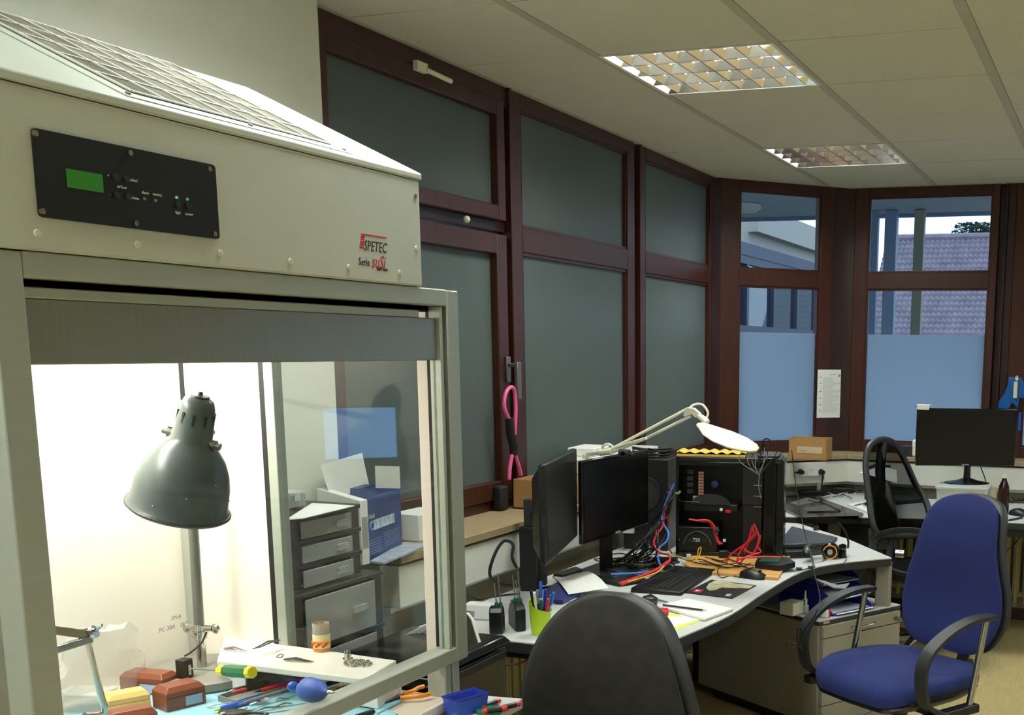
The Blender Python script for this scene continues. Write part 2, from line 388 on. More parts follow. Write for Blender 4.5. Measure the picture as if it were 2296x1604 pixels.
# window 1 : opening sashes
w1 = thing('window_1', None, None, M=ML); st(w1, 'first mahogany window beside the white wall with tilting top sash and frosted glass')
MB().box(2.892, 2.905, 0, .07, ZB, ZT).build('jamb', m_wood, w1)
MB().box(2.892, 4.03, .045, .07, ZB, ZT-.0).box(2.892, 4.0, .045, .07, 1.0, 1.01).build('dark_frame_back', m_woodd, w1) if False else None
def sash(t, x0, x1, z0, z1, b, name, bb=None):
    s = MB().box(x0, x0+b, -.012, .05, z0, z1).box(x1-b, x1, -.012, .05, z0, z1).box(x0+b, x1-b, -.012, .05, z0, z0+(bb or b)).box(x0+b, x1-b, -.012, .05, z1-b, z1).build(name, m_wood, t, .004)
    MB().box(x0+b, x1-b, .02, .026, z0+(bb or b), z1-b).build('glass_pane', m_frostd, s)
    return s
MB().box(2.905, 4.03, 0, .07, 2.49, ZT).build('head', m_wood, w1, .003)
MB().box(2.905, 4.03, .02, .07, 2.03, 2.066).build('transom', m_woodd, w1)
MB().box(2.905, 4.03, .0, .07, ZB, 1.0).build('bottom_rail', m_wood, w1, .003)
MB().box(3.995, 4.03, .035, .07, ZB, 2.5).build('rebate', m_woodd, w1)
sash(w1, 2.905, 3.99, 2.068, 2.505, .055, 'upper_sash'); sash(w1, 2.905, 3.99, 1.002, 2.016, .075, 'lower_sash', .072)
hd = MB().box(3.955, 3.985, -.022, -.012, 1.455, 1.555).build('window_handle', m_dull, w1, .003)
MB().box(3.962, 3.978, -.055, -.022, 1.515, 1.53).box(3.955, 3.985, -.068, -.052, 1.39, 1.535).build('lever', m_dull, hd, .003); hd.children[0]['label'] = 'brushed metal lever pointing down'
lk = MB().box(3.40, 3.46, -.03, -.012, 2.49, 2.52).cyl((3.45, -.03, 2.5), (3.56, -.055, 2.485), .008).build('tilt_catch', m_cream, w1)
MB().sph((3.70, -.015, 2.045), .013).build('sash_knob', m_cream, w1)
p = MB().box(4.03, 4.05, -.012, .07, ZB, ZT).box(4.05, 4.137, 0, .07, ZB, ZT).build('trim_1', m_wood, None, .003); p.matrix_basis = ML; st(p, 'mahogany post between first and second window')
win(2, ML, 4.137, 5.25, 4.137, 5.165, 'second mahogany window with fixed frosted panes')
p = MB().box(5.25, 5.29, .035, .07, ZB, ZT).box(5.29, 5.315, -.012, .07, ZB, ZT).box(5.315, 5.385, 0, .07, ZB, ZT).build('trim_2', m_wood, None, .003); p.matrix_basis = ML; st(p, 'mahogany post between second and third window')
win(3, ML, 5.385, 6.385, 5.385, 6.33, 'third mahogany window with frosted panes next to the angled corner')
# corner posts
p = MB().prism([(XL-.07, 6.385), (XL, 6.385), (XL+.005, 6.41), (XL+.03, 6.44), (XL-.06, 6.53)], ZB, ZT).build('trim_3', m_woodd); st(p, 'dark mahogany post in the left corner')
win(4, MA, .04, .80, .164, .715, 'narrow angled corner window with clear top and frosted lower part', False, 1.692)
p = MB().prism([(-1.72, 6.975), (-1.66, 7.03), (-1.60, YF), (-1.60, YF+.07), (-1.75, YF+.05)], ZB, ZT).build('trim_4', m_woodd); st(p, 'dark mahogany post in the far corner')
win(5, MF, -1.60, -.735, -1.515, -.775, 'wide far window with clear top and frosted lower part', False, 1.690)
p = MB().box(-.735, -.70, .035, .07, ZB, ZT).box(-.70, -.685, -.012, .07, ZB, ZT).box(-.685, -.64, 0, .07, ZB, ZT).build('trim_5', m_woodd, None, .003); p.matrix_basis = MF; st(p, 'mahogany post at the right end of the far window')
win(6, MF, -.64, .60, -.545, .50, 'far window at the right edge of the photo', False, 1.690)
win(7, MF, .60, 1.85, .70, 1.75, 'far window beyond the right edge of the photo', False, 1.690)
st(MB().box(1.85, 3.8, YF, 7.25, .9, CEIL+.1).build('wall_far', m_wall), 'off-white far wall right of the windows')
# sills (mitred) and trunking
def ring(off0, off1, z0, z1, name, m, label, y_start=2.9):
    # strip following left wall, angled wall, far wall at inward distances off0..off1
    def pts(d):
        a = XL+d; k = d*math.tan(R(22.5))
        return [(a, y_start), (a, YA-k), (XA+k, YF-d), (1.9, YF-d)]
    A, B = pts(off0), pts(off1); obs = []
    for q, nm in enumerate(('left', 'corner', 'far')):
        o = MB().prism([A[q], A[q+1], B[q+1], B[q]], z0, z1).build(name[q], m, None, .002); st(o, label+' along the %s wall' % nm); obs.append(o)
    return obs
ring(0, .245, .935, .962, ['trim_6', 'trim_7', 'trim_8'], m_sill, 'brownish stone window sill')
tk = ring(.165, .235, .795, .925, ['trim_9', 'trim_10', 'trim_11'], m_trunk, 'white cable trunking')
ring(.165, .20, .775, .793, ['trim_12', 'trim_13', 'trim_14'], m_trunk, 'lower lip of the white cable trunking')
# baseboards
st(MB().box(XA, 3.7, 6.885, 6.90, 0, .07).build('baseboard_far', m_woodd), 'dark baseboard along the far wall')

# ================================================================== OUTSIDE
m_soff = mat('grey_blue_soffit', (196, 204, 214), .6); m_post = mat('steel_blue_post', (132, 156, 188), .5); m_postg = mat('weathered_post', (156, 156, 138), .6)
m_rtile = mat('brown_roof_tile', (124, 112, 122), .7, noise=.2, nscale=3); m_hwall = mat('render_wall', (168, 164, 154), .8)
m_dkfr = mat('dark_blue_frame', (48, 58, 82), .5); m_ground = mat('asphalt', (92, 92, 90), .9); m_leaf = mat('conifer_green', (38, 62, 46), .8, noise=.3, nscale=2)
m_bark = mat('bark', (66, 54, 44), .9)
st(MB().box(-60, 60, 7.3, 90, -.4, -.3).box(-60, -2.7, -20, 7.3, -.4, -.3).build('ground', m_ground), 'paved yard outside the windows')
can = thing('canopy', 'grey-blue slatted canopy roof over the yard outside the far windows', 'canopy', (0, 7.2, 2.75))
b = MB()
for k in range(30): b.box(-5.0, 5, k*.094, k*.094+.084, 0, .02)
tag(b.build('soffit_boards', m_soff, can), 'narrow grey-blue boards', kind='stuff')
MB().box(-5.0, 5, -.2, 2.82, .02, .2).build('roof_deck', m_soff, can); MB().box(-5.0, 5, 2.82, 2.86, -.03, .2).build('fascia', m_post, can)
MB().box(-5.0, -2.35, -5.2, -.2, .0, .2).build('unseen_side_deck', m_soff, can)  # unseen canopy run, added so the left panes darken towards the top
for i, (px0, px1, m, lb) in enumerate(((1947, 1967, m_post, 'steel-blue canopy post nearest the left edge of the far window'), (1983, 2009, m_post, 'steel-blue canopy post beside the gutter pipe'), (2048, 2070, m_postg, 'weathered grey canopy post in the middle of the far window'))):
    y = 9.75; a = YP(px0, 600, y); c = YP(px1, 600, y); hw = (c.x-a.x)/2
    t = thing('canopy_post', lb, 'post', ((a.x+c.x)/2, y, -.3), 0, 'canopy posts outside')
    MB().box(-hw, hw, -hw, hw, 0, 3.045).build('shaft', m, t, .004)
    MB().box(-hw-.03, hw+.03, -hw-.03, hw+.03, 0, .02).build('foot_plate', m_dull, t)
dl = thing('canopy_lamp', 'round flat ceiling lamp under the outdoor canopy behind the corner window', 'light', tuple(ZP(1668, 462, 2.735)))
MB().lathe([(.0, -.06), (.10, -.05), (.14, -.02), (.14, 0.01)], 24).build('diffuser', m_white, dl)
# wing of the building running away on the left
wing = thing('building_wing', 'neighbouring wing with cream fascia and dark-framed windows behind the corner window', 'building', (-3.6, 8.2, -.3))
L = 5.9
MB().box(-.3, 0, 0, L, 0, 1.15).box(-.3, 0, 0, L, 2.92, 3.04).build('wall', m_hwall, wing)
MB().box(-.25, .03, 0, L, 2.80, 2.92).build('lintel', m_dkfr, wing)
MB().box(-.6, .1, 2.9, L, 3.04, 3.3).build('eaves', m_hwall, wing)
k = 0; yy = 0.0
while yy < L-.1:
    f = MB().box(-.06, .02, yy, yy+.07, 1.15, 2.8).box(-.06, .02, yy+.07, yy+.94, 1.15, 1.22).box(-.06, .02, yy+.07, yy+.94, 2.0, 2.12).box(-.06, .02, yy+.07, yy+.94, 2.72, 2.8).build('window_frame', m_dkfr, wing)
    MB().box(-.03, -.02, yy+.07, yy+.94, 1.22, 2.72).build('pane', m_glass, f)
    yy += .94
MB().box(-1.6, -1.5, 0, L+7.5, 0, 2.9).build('backing_wall', mat('dim_backing_wall', (70, 84, 90), .8), wing)  # dim interior put into the colour; extended past the wing to block bright sky
# neighbouring house with tiled roof
hs = thing('neighbouring_house', 'distant house with brown tiled roof seen through the far window', 'house', (1, 36, -.3))
zr = YP(2100, 538, 40).z+.3; ze = .9
MB().prism([(-10, 1), (9, 1), (9, 9), (-10, 9)], 0, ze+.4).build('wall', m_hwall, hs)
r = MB(); rows = 26; ncol = 72; x0, x1 = -9.2, 9.0
left = YP(1966, 600, 38).x-1-.1
for a in range(rows):
    f0, f1 = a/rows, (a+1)/rows
    ya, yb = -.6+4.6*f0, -.6+4.6*f1+.05; za, zb = ze+(zr-ze)*f0, ze+(zr-ze)*f1
    for c in range(ncol):
        xa = left+(12.2)*c/ncol; xb = xa+12.2/ncol*.97; xm = (xa+xb)/2
        sec = [(xa, 0), (xa+(xm-xa)*.5, .035), (xm, .05), (xb-(xb-xm)*.5, .02), (xb, 0)]
        r.add([(s_[0], ya, za+.07+s_[1]) for s_ in sec]+[(s_[0], yb, zb+.02+s_[1]) for s_ in sec]+[(xb, ya, za), (xa, ya, za)],
              [(0, 1, 6, 5), (1, 2, 7, 6), (2, 3, 8, 7), (3, 4, 9, 8), (0, 11, 10, 4, 3, 2, 1)])
tag(r.build('roof_tiles', m_rtile, hs, ang=.3), 'rows of curved brown roof tiles', kind='stuff')
MB().tube([(left, 4.05, zr+.08), (left+12.3, 4.05, zr+.08)], .13, 8).build('ridge', m_rtile, hs)
MB().add([(left, 4, zr), (left+12.2, 4, zr), (left+12.2, 9, ze), (left, 9, ze), (left, -.6, ze), (left+12.2, -.6, ze)], [(0, 1, 2, 3), (0, 4, 5, 1), (0, 3, 4), (1, 5, 2)]).build('roof_deck', m_rtile, hs)
# tree behind the roof
tp = YP(2182, 497, 52)
tr = thing('conifer', 'dark conifer standing behind the tiled roof', 'tree', (tp.x, 52, -.3))
MB().cyl((0, 0, 0), (0, 0, tp.z+.2), .25, .05, 8).build('trunk', m_bark, tr)
lf = MB(); rr = random.Random(3)
for k in range(5200):
    h = rr.random(); z = .3+tp.z - (tp.z)*h*.75; rad = (.75+3.0*h)*rr.random()**.5; a = rr.random()*6.283
    x, y = rad*math.cos(a), rad*math.sin(a); z -= rad*.12; s_ = .16
    d = Vector((rr.uniform(-1, 1), rr.uniform(-1, 1), rr.uniform(-.4, .4))).normalized()*s_; e = Vector((rr.uniform(-1, 1), rr.uniform(-1, 1), rr.uniform(-1, 1))).normalized()*.05
    c = Vector((x, y, z)); lf.add([c-d, c+e, c+d, c-e], [(0, 1, 2, 3)])
tag(lf.build('foliage', m_leaf, tr), 'needle foliage', kind='stuff')
# bare/leafy shrubs behind the wing windows
tb = thing('garden_tree', 'pale leafy tree behind the glazed wing', 'tree', (-12.5, 21, -.3))
MB().cyl((0, 0, 0), (0, 0, 4.2), .16, .05, 8).build('trunk', m_bark, tb)
lf = MB()
for k in range(1500):
    a, bb, c_ = rr.gauss(0, 1.4), rr.gauss(0, 1.0), 3.2+rr.gauss(0, 1.1); c = Vector((a, bb, c_))
    d = Vector((rr.uniform(-1, 1), rr.uniform(-1, 1), rr.uniform(-1, 1))).normalized()*.10; e = Vector((rr.uniform(-1, 1), rr.uniform(-1, 1), rr.uniform(-1, 1))).normalized()*.05
    lf.add([c-d, c+e, c+d, c-e], [(0, 1, 2, 3)])
tag(lf.build('foliage', mat('pale_foliage', (110, 124, 110), .8), tb), 'sparse leaves', kind='stuff')
# ================================================================== LAMINAR FLOW CABINET
HX, HY0, HY1, HB = -1.40, 1.121, 2.238, -2.18
hood = thing('laminar_flow_cabinet', 'large light grey laminar flow cabinet with black control plate and lit interior', 'cabinet', (HX, HY0, 0))
def W(mb, n, m, par=hood, bev=0., **k): return mb.build(n, m, par, bev, world=True, **k)
ZR = 1.717
# posts
for (x0, x1, y0, y1) in ((HX-.045, HX, HY0, 1.170), (HX-.045, HX, 2.192, HY1)):
    W(MB().box(x0, x1, y0, y1, .879 if y0 > 2 else .0, ZR-.001), 'front_post', m_alu, bev=.003)
W(MB().box(HX-.062, HX-.012, 2.160, 2.184, .0, .879), 'lower_post', m_alu, bev=.003)
W(MB().box(HX-.05, HX-.01, 2.188, 2.215, .0, .879), 'lower_post', m_alu, bev=.003)
for (y0, y1) in ((HY0, 1.165), (2.185, 2.225)):
    W(MB().box(HB-.01, HB+.03, y0, y1, 0, ZR), 'rear_post', m_alu, bev=.003)
W(MB().box(HX-.045, HX, 1.170, 2.192, 1.681, ZR), 'top_rail', m_alu, bev=.003)
W(MB().box(HX-.045, HX+.002, 1.170, 2.192, .881, .915), 'bottom_rail', m_alu, bev=.003)
W(MB().box(HX-.03, HX-.002, 2.165, 2.176, .915, 1.68), 'sash_guide', m_alu, bev=.001)
W(MB().box(HX-.045, HX-.012, 2.176, 2.192, .915, 1.68), 'dark_seal', m_rub)
W(MB().box(HX-.045, HX-.03, 1.172, 2.165, 1.668, 1.682), 'dark_seal', m_rub)
W(MB().box(HX-.030, HX-.008, 1.171, 2.098, 1.655, 1.670), 'blind_rail', m_alu, bev=.002)
W(MB().box(HX-.026, HX-.010, 1.171, 2.162, 1.565, 1.655), 'blind_panel', m_alup, bev=.002)
W(MB().box(HX-.022, HX-.016, 1.171, 2.165, .915, 1.565), 'front_glass', m_hglass)
# side (far end) : solid strip, mid post, glass, pinkish inner panel
W(MB().box(HB+.012, -1.912, 2.196, 2.206, .80, 1.68), 'side_panel', m_hoodw)
W(MB().box(HB+.03, HB+.038, 2.190, 2.196, .80, 1.68), 'dark_seal', m_rub)
W(MB().box(-1.912, -1.895, 2.186, 2.215, .80, 1.68), 'dark_seal', m_rub)
W(MB().box(-1.895, -1.868, 2.182, 2.215, .80, 1.68), 'side_post', m_alu, bev=.002)
W(MB().box(-1.868, -1.478, 2.198, 2.203, .80, 1.68), 'side_glass', m_hglass)
W(MB().box(-1.478, -1.428, 2.186, 2.206, .80, 1.68), 'inner_side_strip', mat('pinkish_white_panel', (226, 214, 206), .5), bev=.002)
# near end wall and back
W(MB().box(HB+.0, HX-.045, HY0+.01, HY0+.03, .72, ZR), 'near_side_panel', m_alup)
W(MB().box(HB-.008, HB+.004, HY0+.02, 2.19, .80, 1.70), 'back_panel', m_hoodw)
W(MB().box(HB, HX-.03, HY0+.03, 2.19, 1.672, 1.69), 'filter_ceiling', m_hoodw)
for k in range(2):
    x = -2.06+k*.10
    W(MB().cyl((x, 1.25, 1.66), (x, 2.12, 1.66), .012, n=12), 'light_tube', emis('hood_tube_glow', (255, 248, 230), 5.0))
# bench
W(MB().box(HB, HX, HY0+.03, 2.178, .775, .80), 'bench_top', m_bench, bev=.002)
W(MB().box(HX-.03, HX-.006, HY0+.03, 2.16, .70, .775), 'bench_apron', m_alu)
W(MB().box(HB, HX-.1, HY0+.05, HY0+.07, .1, .70), 'under_bench_panel', m_alup)
W(MB().box(HB, HB+.03, 1.2, 2.18, .1, .70), 'under_bench_back', m_alup)
# housing with control plate
HT = 1.932
W(MB().box(HB, HX+.003, HY0, 2.098, ZR+.001, HT), 'fan_housing', m_hood, bev=.004)
lid_ang = math.atan2(.19, .415)
sl = MB(); sx0, sx1 = HX+.006, -1.825; zt = lambda x: 1.946+(HX+.006-x)*.455
Z0_ = HT+.001
sl.loft([[(sx0, y, Z0_), (sx0, y, 1.946), (sx1, y, zt(sx1)), (HB+.02, y, zt(sx1)-.10), (HB+.02, y, Z0_)] for y in (HY0, 2.104)])
W(sl, 'sloping_lid', m_hood, bev=.003)
dirS = Vector((sx1-sx0, 0, zt(sx1)-1.946)).normalized()
def lidP(s, y, h=0): # s = distance up the slope
    n = Vector((-dirS.z, 0, dirS.x)); n = -n if n.z < 0 else n
    return Vector((sx0, y, 1.946)) + dirS*s + n*h
Ls = (Vector((sx1, 0, zt(sx1)))-Vector((sx0, 0, 1.946))).length
gy0, gy1 = 1.375, 1.90; gs0, gs1 = .018, Ls-.006
LM = frameM(lidP(0, 0, .0), (0, 1, 0), dirS)   # local x = world y, local y = up slope, z = normal
gr = W(MB().box(gy0-.0, gy1, gs0, gs1, .000, .002, LM), 'grille_plate', m_hood, bev=.001)
W(MB().box(gy0+.035, gy1-.03, gs0+.03, gs1-.02, .002, .0035, LM), 'filter_fleece', mat('filter_fleece', (108, 106, 90), .95, noise=.5, nscale=14), gr)
mesh = MB()
nx, ny = 7, 5
for i in range(nx+1):
    xx = gy0+.035+(gy1-gy0-.065)*i/nx; mesh.box(xx-.003, xx+.003, gs0+.03, gs1-.02, .0035, .006, LM)
for j in range(ny+1):
    yy = gs0+.03+(gs1-gs0-.05)*j/ny; mesh.box(gy0+.035, gy1-.03, yy-.003, yy+.003, .0035, .0058, LM)
W(mesh, 'wire_grid', m_white, gr)
for yy in (gy0+.012, 1.64, gy1-.012):
    for s in (gs0+.012, gs1-.012): W(MB().cyl(lidP(s, yy, .002), lidP(s, yy, .005), .004, n=10), 'screw', m_dull, gr)
# control plate; local frame on the front face: x = world +y, y = up, z = out (+x)
FM = frameM((HX+.003, 0, 0), (0, 1, 0), (0, 0, 1))
def rrect(x0, x1, y0, y1, r, n=4):
    P = []
    for cx, cy, a0 in ((x1-r, y0+r, -90), (x1-r, y1-r, 0), (x0+r, y1-r, 90), (x0+r, y0+r, 180)):
        for k in range(n+1): a = R(a0+90*k/n); P.append((cx+r*math.cos(a), cy+r*math.sin(a)))
    return P
cp = W(MB().prism(rrect(1.197, 1.524, 1.763, 1.878, .006), 0, .004, FM), 'control_plate', m_blackp)
def fp(px, py): p = XP(px, py, HX+.007); return p.y, p.z
for q in ((77, 299), (290, 343), (468, 379), (93, 474), (303, 501), (480, 525)):
    y, z = fp(*q); W(MB().cyl((HX+.007, y, z), (HX+.010, y, z), .0042, n=12), 'screw', m_steel, cp)
W(MB().box(1.2435, 1.303, 1.8075, 1.8325, .004, .005, FM), 'green_display', emis('green_display', (40, 128, 16), .42), cp)
for q in ((257, 397), (283, 402), (260, 438), (287, 441), (398, 460), (421, 463)):
    y, z = fp(*q); W(MB().cyl((HX+.007, y, z), (HX+.0095, y, z), .0048, n=14), 'button', m_charc, cp)
for q in ((323, 446), (348, 450)):
    y, z = fp(*q); W(MB().cyl((HX+.007, y, z), (HX+.009, y, z), .0022, n=10), 'indicator_led', m_grey, cp)
for q, m in (((395, 443), emis('green_led', (120, 240, 160), .5)), ((419, 447), emis('white_led', (150, 220, 160), .3))):
    y, z = fp(*q); W(MB().cyl((HX+.007, y, z), (HX+.009, y, z), .0022, n=10), 'indicator_led', m, cp)
def fl(s, px, py, size, m, par, name='lettering', **k):
    y, z = fp(px, py); o = txt(s, size, m, par, FM @ Matrix.Translation((y, z, .0045 if par is cp else .0004)), name, world=True, **k)
for s, q in (('+', (240, 397)), ('-', (244, 439)), ('select', (290, 406)), ('menu', (294, 446)), ('airflow', (262, 421)), ('alarm', (317, 434)), ('service', (342, 438)), ('light', (393, 479)), ('power', (415, 482))):
    fl(s, *q, .0062, m_whiteink, cp)
# maker's print
fl('SPETEC', 819, 561, .028, m_ink, hood, 'lettering', shear=.25, sx=.80)
bars = MB(); y0, z0 = fp(809, 557)
for k in range(5):
    bars.prism([(y0+.0015*k, z0+.0002+k*.0052), (y0+.013+.0012*k, z0+.0002+k*.0052), (y0+.0145+.0012*k, z0+.0040+k*.0052), (y0+.003+.0015*k, z0+.0040+k*.0052)], 0, .0007, FM)
bars.prism([(y0+.0075, z0+.0262), (y0+.088, z0+.0262), (y0+.0885, z0+.0285), (y0+.0085, z0+.0285)], 0, .0007, FM)
W(bars, 'red_logo_bars', m_redink)
fl('Serie', 808, 594, .020, m_ink, hood, sx=.85)
fl('suSi', 836, 600, .036, m_redink, hood, shear=.35, sx=.78)
fl('Super Silent', 848, 606, .010, m_ink, hood, sx=.75)
for q in ((88, 523), (312, 548), (498, 567), (655, 586), (786, 599), (900, 611), (937, 557), (934, 440)):
    y, z = fp(*q); o = W(MB().cyl((HX+.003, y, z), (HX+.0055, y, z), .0055, .0048, n=14).cyl((HX+.0055, y, z), (HX+.0065, y, z), .002, n=8), 'rivet', m_steel if q == (934, 440) else m_white)
for q in ((1040, 1313), (1041, 1360), (1043, 1437)):
    p = XP(*q, HX-.02); W(MB().cyl((HX-.02, HY1, p.z), (HX-.02, HY1+.004, p.z), .005, n=12), 'screw', m_steel)
# ---- things inside
def BZ(px, py, z=.80): return ZP(px, py, z)
mt = MB().prism([(HB+.07, 1.3), (HX-.045, 1.3), (HX-.045, 2.02), (-1.62, 2.10), (-1.95, 2.10), (HB+.07, 1.95)], 0, .003)
mt.v = [(p[0], p[1], p[2]+.80) for p in mt.v]; one(mt, 'work_mat', m_mat, 'light blue work mat lying on the cabinet bench', 'mat')
# desk lamp
lx, ly = -2.03, 2.075
dl = thing('desk_lamp', 'old grey-green enamel desk lamp with bell shade on a steel pole inside the cabinet', 'lamp', (lx, ly, .803))
MB().lathe([(.132, 0), (.138, .006), (.138, .022), (.128, .028), (.02, .031)], 48).build('base', mat('grey_cast_base', (136, 136, 128), .38), dl)
pt = YP(463, 1160, ly); hd0 = YP(446, 930, ly-.03)
dx = pt.x-lx
MB().cyl((.0, 0, .03), (0, 0, .10), .011, n=20).cyl((0, 0, .10), (0, 0, .118), .016, n=20).cyl((0, 0, .118), (0, 0, .135), .012, n=20).build('pole_foot', m_steel, dl)
cl = MB().cyl((-.035, 0, .125), (.04, 0, .128), .007, n=12).sph((.048, 0, .128), (.012, .006, .012)).sph((-.04, 0, .122), (.010, .006, .012)).cyl((0, -.022, .112), (0, .022, .112), .006, n=10)
cl.build('clamp_screws', m_steel, dl)
MB().cyl((0, 0, .135), (.006, 0, .64), .0115, n=20).build('pole', m_dull, dl)
# shade: axis points down-left towards the viewer
top = DP(449, 886, 2.33); rimc = DP(400, 1138, 2.40)
ax = (top-rimc); Ltot = ax.length; ax.normalize()
SM = frameM(rimc, ax.orthogonal(), ax.cross(ax.orthogonal())); SM = SM if (SM.to_3x3() @ Vector((0, 0, 1))).dot(ax) > 0 else frameM(rimc, ax.cross(ax.orthogonal()), ax.orthogonal())
px2m = 2.4/F
R0 = 103*px2m; R1 = 38*px2m
H = Ltot
prof = [(R0+.003, -.004), (R0+.005, 0), (R0+.002, .004), (R0-.001, .01), (R0-.003, H*.12), (R0*.95, H*.22), (R0*.88, H*.34), (R0*.76, H*.45), (R0*.58, H*.545), (R1*1.22, H*.60), (R1*1.10, H*.64), (R1*1.03, H*.80), (R1*.93, H*.90), (R1*.80, H*.955), (R1*.5, H*.985), (.012, H*.99)]
inner = [(r-.002, z-.003) for r, z in prof[::-1] if r > .012]
sh = W(MB().lathe(prof+[(.006, H*.97)]+[(max(r, .004), z) for r, z in inner], 48, SM, caps=False), 'shade', m_lamp, dl, ang=.9)
W(MB().tube([SM @ Vector(((R0+.004)*math.cos(a*math.pi/24), (R0+.004)*math.sin(a*math.pi/24), 0)) for a in range(48)], .0035, 8, None, True), 'rolled_rim', m_lampd, sh)
W(MB().lathe([(R1*.55, H*.975), (R1*.5, H*1.0), (.005, H*1.005), (.004, H*1.03), (.001, H*1.03)], 20, SM), 'switch_cap', m_lampd, sh)
for k in range(10):
    a = k*math.pi/5+.2; u = Vector((math.cos(a), math.sin(a), 0)); v = Vector((-u.y, u.x, 0)); r_ = R1*1.01
    W(MB().loft([[SM @ (u*(r_+o_)+v*q+Vector((0, 0, zz))) for o_, q in ((-.003, -.0022), (.0012, -.0022), (.0012, .0022), (-.003, .0022))] for zz in (H*.72, H*.86)]), 'vent_slot', m_black, sh)
side = (rt - ax*rt.dot(ax)).normalized()
for s in (1, -1):
    c = rimc+ax*H*.62+side*s*R1*1.0
    W(MB().cyl(c, c+side*s*.014, .010, n=14).cyl(c+side*s*.014, c+side*s*.024, .008, n=8).cyl(c+side*s*.012-ax*.012, c+side*s*.012+ax*.012, .005, n=8), 'joint_bolt', m_dull, dl)
W(MB().tube([(lx+.006, ly, 1.44), (lx+.03, ly-.04, 1.46), rimc+ax*H*.66+Vector((0, .05, 0))], .009, 12), 'joint_arm', m_dull, dl)
for k in range(9):
    a = 2.2+k*.33; z = H*(.10+.30*((k*7) % 5)/5); u = Vector((math.cos(a*1.9), math.sin(a*1.9), 0)); r_ = R0*(.985-.1*((k*7) % 5)/5)
    W(MB().sph(tuple(SM @ (u*r_+Vector((0, 0, z)))), .0022, 8, 6), 'rivet_head', m_grey, sh)
cable('lamp_cord', 'black cord from the lamp switch to the black block', [YP(463, 1418, 2.05), YP(452, 1442, 2.04), YP(430, 1462, 2.0), YP(414, 1472, 1.99)], .0022, m_cable)
# black block with screwdriver
b0 = BZ(415, 1518, .834); 
blk = thing('magnetiser_block', 'small black upright block behind the green screwdriver handle', 'block', (b0.x, b0.y, .834))
MB().prism(rrect(-.014, .014, -.014, .014, .004), 0, .042).build('body', m_black, blk, .001); MB().box(.014, .0155, -.004, .004, .006, .03).build('metal_insert', m_steel, blk)
def driver(name, label, A, B, hl, rad, mh, me, group=None, sm=m_steel, tipr=.0018, ends=True):
    A, B = Vector(A), Vector(B); d = (B-A).normalized(); L_ = (B-A).length
    t = thing(name, label, 'screwdriver', M=frameM(A, d, Vector((0, 0, 1)).cross(d)), group=group)
    Q = Matrix.Rotation(R(90), 4, 'Y')
    MB().lathe([(rad*.85, 0), (rad, hl*.08), (rad*.95, hl*.3), (rad*1.02, hl*.6), (rad*.78, hl*.82), (rad*.8, hl*.9), (rad*.6, hl)], 8, Q).build('handle', mh, t)
    if ends:
        MB().lathe([(rad*.7, -.010), (rad*.93, -.008), (rad*.93, .004), (rad*.9, .006)], 8, Q).build('end_cap', me, t)
        MB().lathe([(rad*.9, hl*.78), (rad*.88, hl*.93), (rad*.5, hl*1.03)], 8, Q).build('collar', me, t)
    MB().cyl((hl, 0, 0), (L_, 0, 0), tipr, tipr*.8, 10).build('shaft', sm, t)
    return t
gs = driver('screwdriver', 'fat green and yellow screwdriver pointing at the black block', DP(560, 1508, 2.27), DP(428, 1500, 2.36), .095, .0135, m_grn, m_yel, None, m_dull, .002)
# plastic bag
bg_ = MB(); ringn = []
rr = random.Random(5)
for i in range(9):
    f = i/8; rw = .12*(1-.25*f)+.01*math.sin(i*2.1); z = .805+.16*f
    ringn.append([(-2.10+.035*math.cos(2*math.pi*k/20)*(1-.5*f)+rr.uniform(-.006, .006), 1.86+rw*math.sin(2*math.pi*k/20)+rr.uniform(-.008, .008), z+rr.uniform(-.006, .006)*(i > 0)) for k in range(20)])
bg_.loft(ringn); bago = one(bg_, 'plastic_bag', m_bag, 'crumpled milky plastic bag with faint handwriting standing behind the lamp base', 'bag')
for s, (q0, q1), sz in (('SM-A', (383, 1392), .014), ('SET', (404, 1407), .014), ('PC-30A', (356, 1420), .015)):
    p = XP(q0, q1, -2.055); txt(s, sz, m_greyink, bago, frameM(p, (0, 1, 0), (0, 0, 1)), 'handwriting', shear=.2, world=True)
# metal stand at left
ms = thing('metal_clamp_stand', 'bare steel clamp stand with slanted leg and wing screw at the left of the cabinet', 'stand', tuple(BZ(236, 1595, .803)))
P1, P2 = DP(130, 1415, 2.02), DP(196, 1424, 2.08); d = P2-P1
def bar(a, b, w, h, upv=(0, 0, 1)):
    a, b = Vector(a), Vector(b); M_ = frameM(a, b-a, Vector(upv).cross(b-a)); return MB().box(0, (b-a).length, -w/2, w/2, -h/2, h/2, M_)
W(bar(P1-d*1.2, P2, .02, .016), 'upper_bar', m_steel, ms, .001)
W(bar(DP(110, 1462, 1.98), DP(204, 1433, 2.08), .010, .013), 'lower_bar', m_steel, ms, .001)
lg = [DP(198, 1440, 2.08), DP(203, 1470, 2.09), DP(226, 1560, 2.12), DP(235, 1588, 2.13), DP(228, 1602, 2.13), DP(190, 1606, 2.09)]
W(MB().tube(spl(lg, 5), .0062, 10), 'slanted_leg', m_steel, ms)
W(MB().cyl(DP(204, 1420, 2.08), DP(214, 1416, 2.08), .012, n=14).tube([DP(211, 1416, 2.08), DP(220, 1408, 2.08), DP(229, 1402, 2.08)], [.003, .004, .003], 8), 'wing_screw', m_steel, ms)
W(MB().tube([P2-d*.1-Vector((0, 0, .01)), P2-d*.1+Vector((0, 0, .012))], .006, 10), 'bolt', m_dull, ms)
